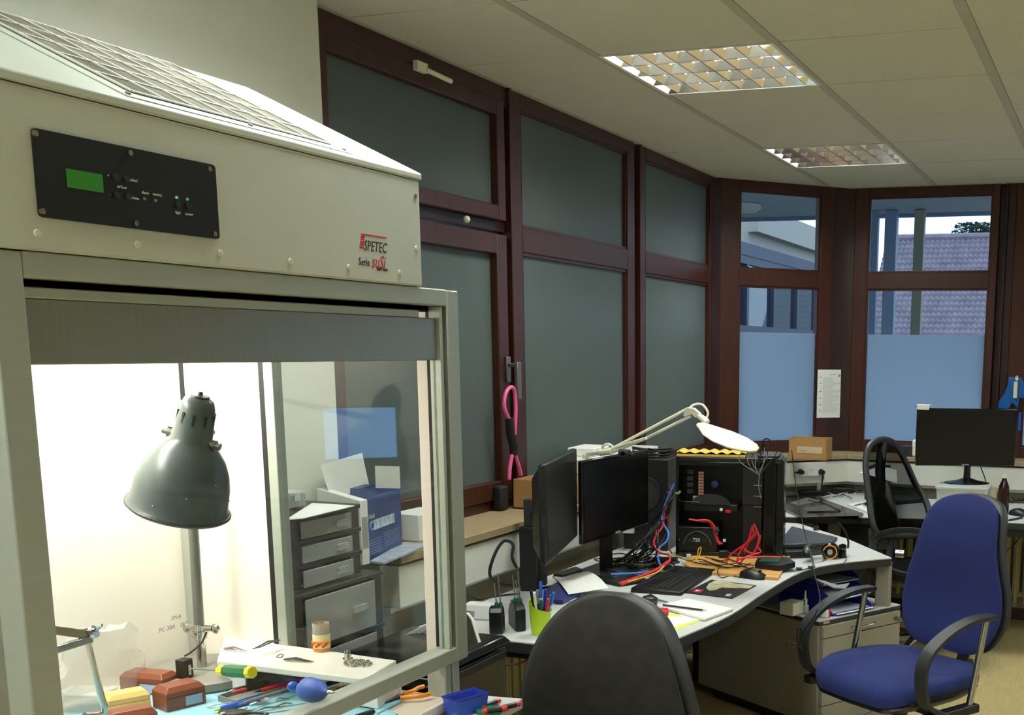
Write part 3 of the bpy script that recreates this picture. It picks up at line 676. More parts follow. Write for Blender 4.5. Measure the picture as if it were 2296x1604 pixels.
# jewel boxes
def jbox(label, pa, pb, dep, h, m, lab=True, z=.803):
    A, B = BZ(*pa, z), BZ(*pb, z); d = B-A; rz = math.atan2(d.y, d.x); L_ = d.length
    t = thing('jewel_box', label, 'box', (A.x, A.y, z), rz, 'small chamfered boxes on the bench')
    MB().box(0, L_, 0, dep, 0, h*.55).build('body', m, t, .001)
    c = min(L_, dep)*.16
    MB().loft([[(0, 0, h*.56), (L_, 0, h*.56), (L_, dep, h*.56), (0, dep, h*.56)], [(0, 0, h*.78), (L_, 0, h*.78), (L_, dep, h*.78), (0, dep, h*.78)], [(c, c, h), (L_-c, c, h), (L_-c, dep-c, h), (c, dep-c, h)]]).build('lid', m, t, .0012)
    if lab: MB().box(L_*.48, L_*.90, -.0008, 0, h*.10, h*.50).build('label', m_label, t)
    return t
jbox('reddish-brown chamfered jewel box nearest the silver tool tray', (375, 1599), (463, 1577), .062, .052, m_brown)
jbox('reddish-brown chamfered jewel box standing at the back by the lamp base', (270, 1553), (366, 1562), .055, .048, m_brown)
jbox('light tan jewel box with a notch in front', (246, 1612), (340, 1594), .05, .048, m_tan, False)
jbox('reddish-brown chamfered jewel box cut off by the lower edge of the photo', (250, 1660), (357, 1640), .05, .052, m_brown)
# clear plastic box at left
cb = thing('clear_plastic_box', 'clear lidded plastic box at the lower left inside the cabinet', 'box', tuple(BZ(175, 1600, .803)), .3)
MB().box(-.05, .05, 0, .07, 0, .035).build('body', m_clear, cb, .003); MB().box(-.052, .052, -.002, .072, .035, .042).build('lid', m_clear, cb, .003)
# white shelf board on feet
zb = .874
C = [BZ(611, 1442, zb), BZ(889, 1481, zb), BZ(819, 1523, zb), BZ(560, 1490, zb)]
C[0] = C[0]+(C[0]-C[1])*.42; C[3] = C[3]+(C[3]-C[2])*.30
ctr = sum(C, Vector())/4
sb = thing('bench_riser', 'white bench riser board holding tweezers and a toothpick tub', 'shelf', (ctr.x, ctr.y, .803))
W(MB().prism([(p.x, p.y) for p in C], zb-.016, zb), 'board', m_white, sb, .003)
e1 = (C[1]-C[0]).normalized(); e2 = (C[2]-C[1])
for q in (.03, .90):
    a = C[3]+(C[2]-C[3])*q; bq = C[0]+(C[1]-C[0])*q
    i1 = a+(bq-a)*.06; i2 = a+(bq-a)*.94
    W(MB().prism([(i1.x, i1.y), (i1.x+e1.x*.07, i1.y+e1.y*.07), (i2.x+e1.x*.07, i2.y+e1.y*.07), (i2.x, i2.y)], .806, zb-.016), 'foot', m_white, sb, .002)
# toothpick tub
p = BZ(722, 1459, zb)
tu = thing('toothpick_tub', 'clear tub of wooden toothpicks with a red and yellow fruit label on the riser', 'container', (p.x, p.y, zb))
MB().lathe([(.018, 0), (.0195, .002), (.0195, .068), (.0185, .068), (.0185, .003), (.002, .003)], 28).build('tub', m_clear, tu)
MB().lathe([(.0185, .0), (.0205, .004), (.0205, .007), (.018, .008)], 28).build('base_ring', m_orange, tu)
MB().lathe([(.0200, .008), (.0200, .042), (.0198, .042), (.0198, .008)], 28, caps=False).build('paper_label', mat('cream_label', (240, 226, 170), .5), tu)
fr = MB()
for k in range(9):
    a = -2.4+k*.28; fr.sph((.0202*math.cos(a), .0202*math.sin(a), .014+.004*(k % 3)), (.0035, .0035, .0035), 8, 6)
fr.build('printed_fruit', mat('fruit_red', (216, 60, 30), .5), tu)
fr = MB()
for k in range(8):
    a = -2.3+k*.3; fr.sph((.0202*math.cos(a), .0202*math.sin(a), .024), (.0032, .0032, .003), 8, 6)
fr.build('printed_fruit', m_orange, tu)
tp_ = MB()
for k in range(60):
    a = k*2.4; r_ = .016*math.sqrt(k/60); tp_.cyl((r_*math.cos(a), r_*math.sin(a), .004), (r_*math.cos(a+.1)*1.02, r_*math.sin(a+.1)*1.02, .060+.003*(k % 3)), .0009, n=5)
tag(tp_.build('toothpicks', m_tan, tu), 'pale wooden toothpicks', kind='stuff')
# things on the riser
p = BZ(780, 1479, zb)
ob = thing('steel_bur_holder', 'tiny steel bur holder with upright pins on the riser', 'holder', (p.x, p.y, zb))
MB().lathe([(.012, 0), (.012, .003), (.008, .004), (.008, .015), (.001, .015)], 16).build('body', m_steel, ob)
for k in range(6): MB().cyl((.006*math.cos(k), .006*math.sin(k), .014), (.006*math.cos(k), .006*math.sin(k), .022), .0013, n=6).build('pin', m_steel, ob)
bm_ = MB(); rr = random.Random(2)
c = BZ(803, 1490, zb)
for k in range(140):
    a = rr.random()*6.28; r_ = rr.random()**.5; q = c+e1*(.036*r_*math.cos(a))+Vector((-e1.y, e1.x, 0))*(.026*r_*math.sin(a)); bm_.sph((q.x, q.y, zb+.003+.004*(1-r_)*rr.random()), .0026, 6, 4)
one(bm_, 'metal_beads', m_steel, 'heap of tiny shiny metal beads at the front end of the riser', 'beads', kind='stuff')
pp = [BZ(620, 1473, zb+.002), BZ(628, 1468, zb+.002), BZ(635, 1469, zb+.002), BZ(629, 1475, zb+.002)]
one(MB().tube(spl(pp, 5, True), .0009, 6, None, True), 'paper_clip', m_ink, 'single small dark clip on the riser', 'clip')
def tweezers(label, a, b, z, m=m_black, spread=.006, w=.0022, arch=.004):
    A, B = BZ(*a, z+.003), BZ(*b, z+.003); d = (B-A); L_ = d.length
    t = thing('tweezers', label, 'tweezers', (A.x, A.y, z), math.atan2(d.y, d.x), 'tweezers in the cabinet')
    for s in (1, -1):
        MB().tube([(0, 0, .003), (L_*.35, s*spread, .003+arch), (L_*.75, s*spread*.6, .003), (L_, s*.0006, .003)], [w*1.4, w*1.4, w, w*.35], 6, flat=.6).build('arm', m, t)
    return t
tweezers('black tweezers lying flat near the middle of the riser', (637, 1479), (704, 1484), zb)
tweezers('dark tweezers leaning at the back end of the riser', (627, 1436), (566, 1456), zb+.02, m_charc)
tweezers('steel tweezers lying beside the lamp clamp', (502, 1454), (556, 1461), zb, m_steel)
# tool tray with tools
TA, TB, TC, TD = BZ(490, 1570, .806), BZ(530, 1582, .806), BZ(700, 1530, .806), BZ(655, 1515, .806)
tc_ = (TA+TB+TC+TD)/4
tt = thing('tool_tray', 'shallow grey tray holding red and black tools', 'tray', (tc_.x, tc_.y, .803))
def edge(a, b, h=.014, w=.003): return bar((a.x, a.y, .803+h/2), (b.x, b.y, .803+h/2), w, h)
W(MB().prism([(q.x, q.y) for q in (TA, TB, TC, TD)], .8035, .806), 'tray_floor', m_grey, tt)
for a, b in ((TA, TB), (TB, TC), (TC, TD), (TD, TA)): W(edge(a, b), 'rim', m_grey, tt, .0006)
def zz(px, py, z): q = ZP(px, py, z); return (q.x, q.y, q.z)
def pen(name, label, a, b, r, m, cat, z0=.812, group=None, tip=None, z1=None):
    A, B = Vector(zz(*a, z0)), Vector(zz(*b, z1 or z0)); d = B-A; M_ = frameM(A, d, Vector((0, 0, 1)).cross(d)); L_ = d.length
    t = thing(name, label, cat, M=M_, group=group); Q = Matrix.Rotation(R(90), 4, 'Y')
    MB().lathe([(r*.8, 0), (r, .004), (r, L_*.82), (r*.7, L_*.9)], 12, Q).build('barrel', m, t)
    MB().lathe([(r*.7, L_*.9), (r*.2, L_)], 12, Q).build('tip', tip or m_steel, t); return t
pen('file_handle', 'long flat crimson file handle in the grey tray', (695, 1522), (572, 1552), .0058, m_red, 'file', .816, None, m_black)
pen('cutter_knife', 'black craft knife with a red slider in the grey tray', (600, 1532), (512, 1552), .0066, m_black, 'knife', .814)
pen('red_marker', 'short red marker lying on the black knife', (552, 1546), (520, 1554), .004, m_red, 'marker', .826, None, m_red)
pen('grey_rod_tool', 'slim grey rod leaning on the tray rim', (688, 1532), (535, 1580), .0035, m_grey, 'tool', .822)
pen('spudger', 'bright blue plastic spudger along the tray', (598, 1562), (480, 1594), .0062, m_bblue, 'tool', .810, None, m_yel)
# blue air blower
c1 = DP(703, 1549, 2.13)
bl = thing('air_blower', 'blue rubber bulb air blower among the screwdrivers', 'blower', (c1.x, c1.y, .803))
XD = (DP(745, 1553, 2.11)-DP(665, 1545, 2.17)).normalized(); BMx = frameM((c1.x, c1.y, c1.z), XD, Vector((0, 0, 1)).cross(XD))
W(MB().lathe([(.002, -.036), (.016, -.032), (.0225, -.015), (.0232, .0), (.0195, .017), (.012, .029), (.006, .035), (.005, .042)], 24, BMx @ Matrix.Rotation(R(90), 4, 'Y')), 'bulb', m_rblue, bl, ang=1.2)
W(MB().lathe([(.004, .040), (.0035, .052), (.002, .06)], 12, BMx @ Matrix.Rotation(R(90), 4, 'Y')), 'nozzle', m_steel, bl)
c2 = DP(694, 1536, 2.2)
b2 = thing('rubber_bulb', 'darker blue rubber bulb behind the larger blue blower', 'blower', (c2.x, c2.y, .803)); W(MB().sph(tuple(c2), (.02, .02, .014), 20, 12), 'bulb', m_bblue, b2); W(MB().sph(tuple(DP(657, 1540, 2.19)), (.011, .011, .010), 14, 8), 'bulb_end', m_bblue, b2)
G = 'black and red precision screwdrivers in the cabinet'
for a, b, hl, lb in (((783, 1562), (610, 1590), .075, 'black precision screwdriver with red cap nearest the blue blower'), ((805, 1535), (740, 1552), .06, 'black precision screwdriver with red cap under the front end of the riser'),
                     ((760, 1527), (700, 1545), .055, 'black precision screwdriver with dark red cap furthest back under the riser'), ((735, 1582), (592, 1601), .06, 'black precision screwdriver with red collar below the blower'),
                     ((670, 1532), (592, 1562), .05, 'black precision screwdriver with red collar and white label by the tray'), ((745, 1592), (640, 1606), .05, 'black precision screwdriver with red collar at the lower photo edge')):
    driver('precision_screwdriver', lb, zz(*a, .813), zz(*b, .812), hl, .0062, m_black, m_red, G)
pen('yellow_handle_tool', 'yellow handled tool under the lowest screwdriver', (788, 1572), (735, 1592), .0055, m_yel, 'tool', .810)
for a, b, lb in (((470, 1584), (535, 1572), 'white cotton swab above the blue spudger'), ((549, 1589), (500, 1600), 'white cotton swab below the blue spudger')):
    A, B = Vector(zz(*a, .808)), Vector(zz(*b, .812)); t = thing('cotton_swab', lb, 'swab', M=frameM(A, B-A, (0, 0, 1)), group='cotton swabs'); L_ = (B-A).length
    MB().cyl((0, 0, 0), (L_, 0, 0), .0012, n=8).build('stick', m_label, t)
    for q in (0, L_): MB().sph((q, 0, 0), (.008, .003, .003), 10, 8).build('cotton_tip', m_white, t)
for i, (a, b) in enumerate((((560, 1580), (600, 1575)), ((618, 1572), (650, 1566)), ((575, 1595), (640, 1583)), ((520, 1600), (575, 1592)), ((655, 1578), (610, 1586)))):
    tweezers('steel tweezers, %s' % ('beside the knife tray', 'pointing at the blue blower', 'across the middle of the blue mat', 'nearest the lower photo edge', 'crossing under a screwdriver')[i], a, b, .803, m_steel, .003, .0014)
cp_ = thing('glass_dish', 'tiny clear glass dish with pins on the blue mat', 'dish', zz(583, 1577, .8035)); MB().lathe([(.014, 0), (.019, .008), (.018, .008), (.013, .002), (.002, .002)], 24).build('bowl', m_clear, cp_)
for k in range(7): MB().cyl((.008*math.cos(k), .008*math.sin(k), .004), (-.006*math.cos(k), .008*math.sin(k+1), .005), .0007, n=5).build('pin', m_steel, cp_)
sp = thing('black_spoon', 'black plastic spoon at the lower photo edge', 'spoon', zz(525, 1604, .8035), .3); MB().sph((0, 0, .006), (.035, .018, .006), 20, 10).build('bowl', m_black, sp); MB().tube([(.03, 0, .006), (.08, -.01, .008)], [.004, .003], 8).build('handle', m_black, sp)
# orange-handled pliers and flat ruler under the rail
pl = thing('pliers', 'pliers with bright orange handles under the bottom rail', 'pliers', zz(900, 1566, .8035))
W(MB().tube(spl([zz(898, 1566, .810), zz(925, 1563, .812), zz(945, 1561, .812), zz(963, 1557, .811)], 5), [.0045]*16 if False else .0052, 10), 'handle', m_orange, pl)
W(MB().tube(spl([zz(905, 1556, .810), zz(925, 1550, .812), zz(938, 1543, .812), zz(950, 1540, .811)], 5), .0048, 10), 'handle', m_orange, pl)
W(MB().tube([zz(903, 1561, .809), zz(860, 1578, .808)], [.006, .002], 8), 'jaws', m_charc, pl)
o = slab('glass_ruler', 'pale blue flat ruler with black edge lying under the bottom rail', 'ruler', [(838, 1590), (885, 1568), (903, 1570), (846, 1600)], .803, .003, m_mat)
pen('black_marker', 'black marker with white print at the very lower edge', (838, 1596), (790, 1612), .0065, m_black, 'marker', .811)
o = MB(); q = BZ(955, 1540, .801); bx = thing('wire_loop', 'small bent wire loop at the right end of the bench', 'wire', (q.x, q.y, .801)); W(MB().tube([zz(955, 1541, .803), zz(975, 1543, .803), zz(975, 1532, .82), zz(962, 1530, .82)], .0012, 6), 'wire', m_dull, bx)
# ================================================================== DESKS
DZ = .72
def desk(name, label, poly, legs, z=DZ):
    cx = sum(p[0] for p in poly)/len(poly); cy = sum(p[1] for p in poly)/len(poly)
    t = thing(name, label, 'desk', (cx, cy, 0), 0, 'office desks')
    L_ = [(p[0]-cx, p[1]-cy) for p in poly]
    MB().prism(L_, z-.0055, z).build('desktop', m_desk, t, .001)
    MB().prism(L_, z-.036, z-.0055).build('edge_band', m_edge, t)
    for a, b in legs:
        MB().box(a-cx-.03, a-cx+.03, b-cy-.03, b-cy+.03, 0, z-.03).build('leg', m_ped, t, .004)
    return t
c1 = [tuple(p)[:2] for p in spl([(-1.35, 2.935, 0), (-1.262, 3.02, 0), (-1.231, 3.149, 0), (-1.18, 3.502, 0), (-1.178, 3.903, 0), (-1.152, 4.322, 0), (-1.06, 4.546, 0), (-.875, 4.755, 0)], 4)]
d1 = desk('desk', 'light grey curved corner desk crowded with monitors, cables and the open computer', [(-2.045, 2.935)]+c1+[(-1.16, 5.16), (-1.50, 5.53), (-2.045, 5.53)], [(-1.9, 3.05), (-1.9, 5.35), (-.915, 4.80), (-1.5, 5.3)])
c2 = [tuple(p)[:2] for p in spl([(-1.95, 5.62, 0), (-1.589, 5.745, 0), (-1.256, 5.873, 0), (-.733, 5.990, 0), (-.2, 6.01, 0), (.9, 6.0, 0)], 4)]
d2 = desk('desk', 'light grey desk in front of the far windows with the wide monitor', c2+[(.9, 6.79), (-1.56, 6.79), (-2.03, 6.32), (-2.03, 5.62)], [(-1.42, 5.97), (.8, 6.1), (.8, 6.7), (-1.9, 6.2)])
ap = MB().box(-1.95, -1.40, 2.96, 2.975, .66, .69); W(ap, 'apron', m_edge, d1)
W(MB().box(-1.32, .7, 6.08, 6.10, .63, .69), 'apron', m_edge, d2)
W(MB().box(-1.55, -1.25, 6.02, 6.06, 0, .69), 'end_panel', m_edge, d2)
# ---- monitors helper: screen plane from 4 pixel corners at two depths
def monitor(name, label, tl, tr, bl, br, dn, df, th, m_front, bez=.018, thick=None, stand=None, group='flat monitors'):
    TL, BL = DP(*tl, dn), DP(*bl, dn); TR, BR = DP(*tr, df), DP(*br, df)
    zt = (TL.z+TR.z)/2; zb = (BL.z+BR.z)/2
    O = (TL+BL)/2; Rr = (TR+BR)/2; x = Vector((Rr.x-O.x, Rr.y-O.y, 0)); w_ = x.length; x.normalize(); y = Vector((0, 0, 1)).cross(x)  # y points away
    base = Vector((O.x, O.y, 0))+x*w_/2
    zf = stand[0]
    t = thing(name, label, 'monitor', (base.x, base.y, zf), math.atan2(x.y, x.x), group)
    z0, z1 = zb-zf, zt-zf; h = w_/2
    MB().box(-h, h, 0, th, z0, z1).build('housing', m_front, t, .006)
    if thick:
        MB().loft([[(-h+.01, th, z0+.01), (h-.01, th, z0+.01), (h-.01, th, z1-.01), (-h+.01, th, z1-.01)], [(-h+.07, th+thick, z0+.05), (h-.07, th+thick, z0+.05), (h-.07, th+thick, z1-.05), (-h+.07, th+thick, z1-.05)]]).build('rear_shell', m_front, t, .006)
    MB().box(-h+bez, h-bez, -.001, .001, z0+bez*1.3, z1-bez).build('screen', m_screen, t)
    return t, h, z0, z1, th
t, h, z0, z1, th = monitor('monitor', 'thick black monitor seen nearly edge-on at the left of the desk', (1221, 1036), (1291, 1008), (1226, 1281), (1298, 1199), 3.58, 4.16, .022, m_black, .022, .035, (DZ,))
mon1 = t
MB().box(-.10, .10, th+.03, th+.062, z0+.02, z1-.10).build('rear_cover', m_charc, t, .004)
MB().box(-h-.001, -h+.0, .002, .012, z0+.12, z0+.16).build('side_button', m_charc, t)
t, h, z0, z1, th = monitor('monitor', 'slim black monitor on a tall column stand left of the open computer', (1300, 1036), (1450, 1003), (1313, 1229), (1459, 1175), 4.15, 4.67, .02, m_blackg, .012, .02, (DZ,))
MB().box(-.035, .035, th+.02, th+.045, .01, z1-.05).build('neck', m_black, t, .004); MB().prism(rrect(-.13, .13, -.06, .14, .02), 0, .014).build('base', m_black, t, .003)
MB().box(-.02, .02, -.002, 0, z0+.004, z0+.012).build('maker_mark', m_greyink, t)
wc = thing('clip_webcam', 'small dark webcam clipped on top of the slim monitor', 'webcam', tuple(DP(1403, 1016, 4.18))); MB().cyl((-.02, -.01, 0), (.02, -.01, 0), .014, n=16).box(-.02, .02, -.02, .03, -.012, -.004).build('body', m_charc, wc); MB().cyl((0, -.028, 0), (0, -.02, 0), .008, n=14).build('lens', m_blackg, wc)
# dark standing slab left of monitor 1 (a second display turned away)
A = ZP(1166, 1326, DZ); B = ZP(1206, 1327, DZ)
L_ = (B-A).length; SBM = frameM((A.x, A.y, DZ), B-A, Vector((0, 0, 1)).cross(B-A))
W(MB().box(0, L_, 0, .04, .001, .235, SBM), 'stand_column', m_black, mon1, .004); W(MB().box(.008, L_+.02, .041, .075, .001, .33, SBM), 'stand_back', m_charc, mon1, .004)
mc = wm(mon1) @ Vector((0, .06, z0+.13)) if False else wm(mon1) @ Vector((0, .06, .33)); W(MB().tube([SBM @ Vector((L_*.8, .05, .27)), mc], .022, 10), 'stand_arm', m_black, mon1)
# far wide monitor
t, h, z0, z1, th = monitor('monitor', 'wide black monitor on the far desk in front of the frosted window', (2057, 913), (2281, 919), (2053, 1043), (2277, 1050), 6.20, 6.22, .025, m_blackg, .012, .02, (.72+.155,))
MB().lathe([(.125, 0), (.125, .005), (.06, .016), (.02, .03), (.018, z0+.02)], 36, Matrix.Translation((.02, .03, 0)) @ Matrix.Diagonal((1, .75, 1, 1))).build('stand', m_blackg, t)
MB().box(-.02, .02, -.002, 0, z0+.004, z0+.01).build('maker_mark', m_greyink, t)
n_ = thing('sticky_note', 'small folded paper note stuck on the left corner of the wide monitor', 'note', tuple(DP(2069, 914, 6.15))); MB().box(-.035, .04, 0, .05, .012, .014).box(-.03, .035, -.004, -.002, -.012, .012).build('paper', m_paper, n_)
# translucent box below far monitor
q = DP(2153, 1078, 6.2); A = DP(2098, 1106, 6.1); B = DP(2212, 1106, 6.1); Lb = (B-A).length
tb_ = thing('storage_box', 'translucent white storage box carrying the wide monitor', 'box', ((A.x+B.x)/2, (A.y+B.y)/2+.1, DZ+.001)); MB().loft([rrect3 for rrect3 in [[(x_*s_, y_*s_, zz_) for x_, y_ in rrect(-Lb/2, Lb/2, -.12, .14, .03)] for s_, zz_ in ((.92, 0), (.98, .12), (1.0, .14), (1.03, .142), (1.03, .154))]]).build('body', mat('translucent_white', (198, 204, 194), .35), tb_, .002)
# ---- open computer tower
A = Vector((-1.73, 4.40, DZ+.014)); B = Vector((-1.300, 4.497, DZ+.014)); rz = math.atan2((B-A).y, (B-A).x); Lc = (B-A).length; Hc = .415; Dc = .19
pc = thing('open_computer_tower', 'black computer tower with its side panel off showing cables and power supply', 'computer', tuple(A), rz)
MB().box(0, Lc, Dc-.004, Dc, 0, Hc).build('rear_side_wall', m_black, pc, .001)
MB().box(0, Lc, 0, Dc, Hc-.02, Hc).build('top_panel', m_black, pc, .003); MB().box(0, Lc, 0, Dc, 0, .008).build('bottom_panel', m_black, pc)
MB().box(0, .003, 0, Dc, 0, Hc).build('back_panel', m_black, pc)
MB().box(0, .012, 0, .006, 0, Hc).box(0, Lc-.1, 0, .006, Hc-.035, Hc-.02).box(0, Lc-.1, 0, .006, .008, .014).build('open_side_rim', m_blackg, pc, .001)
fb = MB().box(Lc-.075, Lc-.02, 0, Dc, 0, Hc+.004); fb.loft([[(Lc-.02, 0, 0), (Lc-.02, Dc, 0), (Lc-.02, Dc, Hc+.004), (Lc-.02, 0, Hc+.004)], [(Lc+.012, .02, .0), (Lc+.012, Dc-.02, 0), (Lc+.012, Dc-.02, Hc-.01), (Lc+.012, .02, Hc-.01)]])
fb.build('front_bezel', m_blackg, pc, .006, seg=3)
MB().box(Lc-.10, Lc-.012, .01, Dc-.01, Hc+.001, Hc+.014).build('top_handle', m_charc, pc, .005)
MB().box(Lc+.004, Lc+.0135, .045, .10, Hc-.115, Hc-.085).build('sticker', m_cream, pc)
MB().box(.01, Lc-.10, Dc-.012, Dc-.006, .12, Hc-.03).build('motherboard', mat('black_circuit_board', (24, 25, 26), .4), pc)
psu = MB().box(.008, .175, .01, Dc-.015, .012, .118).build('power_supply', m_blackp, pc, .003)
TM = frameM((.035, .0095, .055), (1, 0, 0), (0, 0, 1)); txt('CX', .024, mat('dark_green_print', (30, 84, 40), .5), psu, TM, 'lettering', sx=.9)
txt('750', .024, m_whiteink, psu, TM @ Matrix.Translation((.035, 0, 0)), 'lettering', sx=.9); txt('M', .024, mat('dark_green_print2', (30, 84, 40), .5), psu, TM @ Matrix.Translation((.078, 0, 0)), 'lettering', sx=.9)
MB().prism([(-.026, .006), (-.018, .006), (-.022, .012)], 0, .0005, TM).build('logo_triangle', m_greyink, psu)
MB().tube([(.09+.06*math.cos(R(a)), .0095, .03+.07*math.sin(R(a))) for a in range(10, 171, 10)], .0011, 5).build('edge_groove', m_grey, psu)
gp = MB().box(.03, .26, .02, Dc-.02, .185, .215).build('graphics_card', m_black, pc, .004)
MB().prism([(.03+.0, .0)]+[(.06+.13*(1-math.cos(R(a)))/2*1.3, .045*math.sin(R(a))) for a in range(0, 181, 15)], 0, .01, frameM((0, .018, .215), (1, 0, 0), (0, 0, 1))).build('curved_shroud', m_charc, gp)
MB().box(.07, .15, .017, .02, .228, .25).build('silver_plate', m_alu, gp)
MB().box(.012, .02, .005, .015, .23, .235).box(.0, .1, .005, .012, .225, .228).build('slot_bracket', m_steel, pc)
for k in range(4): MB().box(.045, .07, .02, .04, .26+k*.027, .278+k*.027).build('heatsink_fin_block', m_charc, pc)
hs2 = MB()
for i in range(2):
    for k in range(8): hs2.box(.092+i*.012, .102+i*.012, .02, .022, .255+k*.0125, .2645+k*.0125)
hs2.build('copper_fin_stack', m_copper, pc)
MB().lathe([(.0, 0), (.016, 0), (.014, .006), (.002, .008)], 20, frameM((.160, .03, .30), (1, 0, 0), (0, 0, 1))).build('blue_fan_hub', mat('deep_blue_hub', (24, 52, 110), .4), pc)
for k in range(3): MB().box(Lc-.115, Lc-.08, .003, .008, Hc-.115-k*.045, Hc-.111-k*.045).build('drive_bay_clip', m_dull, pc)
MB().box(Lc-.16, Lc-.078, .01, Dc-.02, .02, .22).build('drive_cage', m_black, pc, .003); MB().box(Lc-.16, Lc-.078, .004, .01, .22, Hc-.04).build('bay_panel', m_black, pc)
MB().box(.208, .232, .008, .016, .183, .195).build('red_connector', m_cred, pc)
for q in ((.20, .15), (.185, .19)): MB().box(q[0], q[0]+.012, .0, .01, q[1]-.09 if q[0] > .19 else q[1], (q[1]-.09 if q[0] > .19 else q[1])+.012).build('white_connector', m_white, pc, .001)
MB().tube([(.0, -.001, .26), (.012, -.001, .262), (.020, -.001, .27)], .006, 6).build('striped_sleeve', m_grey, pc)
def PCw(x, y, z): return wm(pc) @ Vector((x, y, z))
# foam on top
fo = MB(); nx_, ny_ = 26, 12; Lf, Df = .29, .15
for i in range(nx_):
    for j in range(ny_):
        pass
vs = [(Lf*i/nx_, Df*j/ny_, .012+.009*(math.sin(i*math.pi/2*1.0)+math.sin(j*math.pi/2))/2+.004) for i in range(nx_+1) for j in range(ny_+1)]
fs = [(i*(ny_+1)+j, (i+1)*(ny_+1)+j, (i+1)*(ny_+1)+j+1, i*(ny_+1)+j+1) for i in range(nx_) for j in range(ny_)]
fo.add(vs, fs); fo.box(0, Lf, 0, Df, 0, .009)
foam = fo.build('foam_mat', m_foam, None); fm_p = PCw(.0, .02, Hc+.001); foam.matrix_basis = Matrix.Translation(fm_p) @ Matrix.Rotation(rz, 4, 'Z'); tag(foam, 'yellow egg-crate foam mat on top of the open computer', 'foam')
# plywood board under the computer
slab('wooden_board', 'light plywood board under the front of the computer', 'board', [(1532, 1262), (1560, 1240), (1772, 1246), (1745, 1296), (1560, 1281)], DZ, .012, m_ply)
# ---- black speaker / box and coil behind
def cube_thing(name, label, cat, c, w_, d, h_, m, rz=0., group=None, bev=.004):
    t = thing(name, label, cat, c, rz, group); MB().box(-w_/2, w_/2, -d/2, d/2, 0, h_).build('body', m, t, bev); return t
lp = DP(1482, 1100, 4.95)
spk = cube_thing('loudspeaker', 'big black loudspeaker box behind the slim monitor', 'speaker', (-1.93, 4.62, DZ+.001), .20, .2, .40, m_black, .1)
MB().lathe([(.0, 0), (.03, .004), (.065, -.002), (.07, .006), (.072, 0)], 28, frameM((0, -.101, .25), (1, 0, 0), (0, 0, 1))).build('cone', m_charc, spk)
for k in range(4): cable('coiled_cable', 'black cable loops lying on top of the loudspeaker', [(-1.93+.075*math.cos(a*.9+k)*(1+.1*k), 4.62+.05*math.sin(a*.9+k), DZ+.41+.008*k+.006*math.sin(a*2)) for a in range(8)], .004, m_cable, 'cable loops on the loudspeaker')
# magnifier lamp
ml = thing('magnifier_lamp', 'cream jointed magnifier lamp arching over the open computer', 'lamp', (-2.12, 4.36, 1.134))
def Dq(x, y, d): return DP(x, y, d)
dA = 4.30
W(MB().cyl((-2.10, 4.32, 1.134), (-2.10, 4.32, 1.15), .02, n=16).cyl((-2.10, 4.32, 1.15), DP(1356, 1015, 4.35), .008, n=12), 'clamp_post', m_cream, ml)
W(MB().cyl(Dq(1345, 1015, 4.35), Dq(1372, 1012, 4.33), .014, n=14), 'lower_joint', m_cream, ml)
for a, b in (((1366, 1010), (1540, 918)), ((1375, 1014), (1449, 983)), ((1449, 983), (1548, 934)), ((1372, 1006), (1449, 983))):
    W(MB().cyl(Dq(*a, 4.33), Dq(*b, 4.22), .0058, n=8), 'arm_tube', m_cream, ml)
W(MB().prism([(0, 0), (.030, .012), (.062, .005), (.066, -.012), (.05, -.018), (.03, -.012), (.01, -.034), (0, -.032)], -.008, .008, frameM(Dq(1540, 914, 4.22), Dq(1566, 928, 4.2)-Dq(1540, 914, 4.22), (0, 0, 1))), 'elbow_bracket', m_cream, ml, .002)
W(MB().tube(spl([Dq(1540, 922, 4.22), Dq(1556, 908, 4.22), Dq(1575, 908, 4.21), Dq(1587, 925, 4.2), Dq(1584, 940, 4.2)], 5), .0045, 8), 'cable_loop', m_cream, ml)
W(MB().tube(spl([Dq(1378, 1005, 4.33), Dq(1364, 996, 4.33), Dq(1352, 1001, 4.34), Dq(1350, 1015, 4.35)], 5), .0045, 8), 'cable_loop', m_cream, ml)
W(MB().tube([Dq(1566, 932, 4.2), Dq(1578, 941, 4.19), Dq(1586, 948, 4.18)], [.010, .013, .012], 12), 'head_joint', m_cream, ml)
hA, hB = Dq(1568, 950, 4.17), Dq(1688, 1012, 4.02); hd_ = (hB-hA); Lh = hd_.length
HMx = frameM(hA, hd_, Vector((-.94, -.30, 0)).cross(hd_) if False else Vector((.32, .94, 0)))
if (HMx.to_3x3() @ Vector((0, 0, 1))).z < 0: HMx = frameM(hA, hd_, -Vector((.32, .94, 0)))
rg = []
for x_, w_, zt_, zb_ in ((0, .012, .003, -.012), (.01, .028, .008, -.016), (.04, .045, .011, -.018), (.10, .088, .012, -.018), (.16, .10, .011, -.017), (Lh-.05, .085, .010, -.015), (Lh-.02, .06, .007, -.011), (Lh, .02, .001, -.006)):
    rg.append([(x_, w_*math.cos(a), (zt_ if math.sin(a) > 0 else -zb_)*math.sin(a)) for a in [k*math.pi/10 for k in range(20)]])
W(MB().loft(rg, M=HMx), 'lamp_head', m_cream, ml)
W(MB().lathe([(.055, -.021), (.06, -.017), (.002, -.017)], 28, HMx @ Matrix.Translation((Lh*.55, 0, 0))), 'magnifier_lens', m_glass, ml)
# white shelf/box behind the monitors on the sill
cube_thing('white_carton', 'flat white carton lying on the sill behind the two monitors', 'box', (-2.15, 4.64, .963), .17, .76, .17, m_white)
cube_thing('small_white_box', 'small white printed box on top of the flat carton', 'box', tuple(Vector((-2.17, 4.48, 1.134))), .12, .2, .035, m_paper, .1)
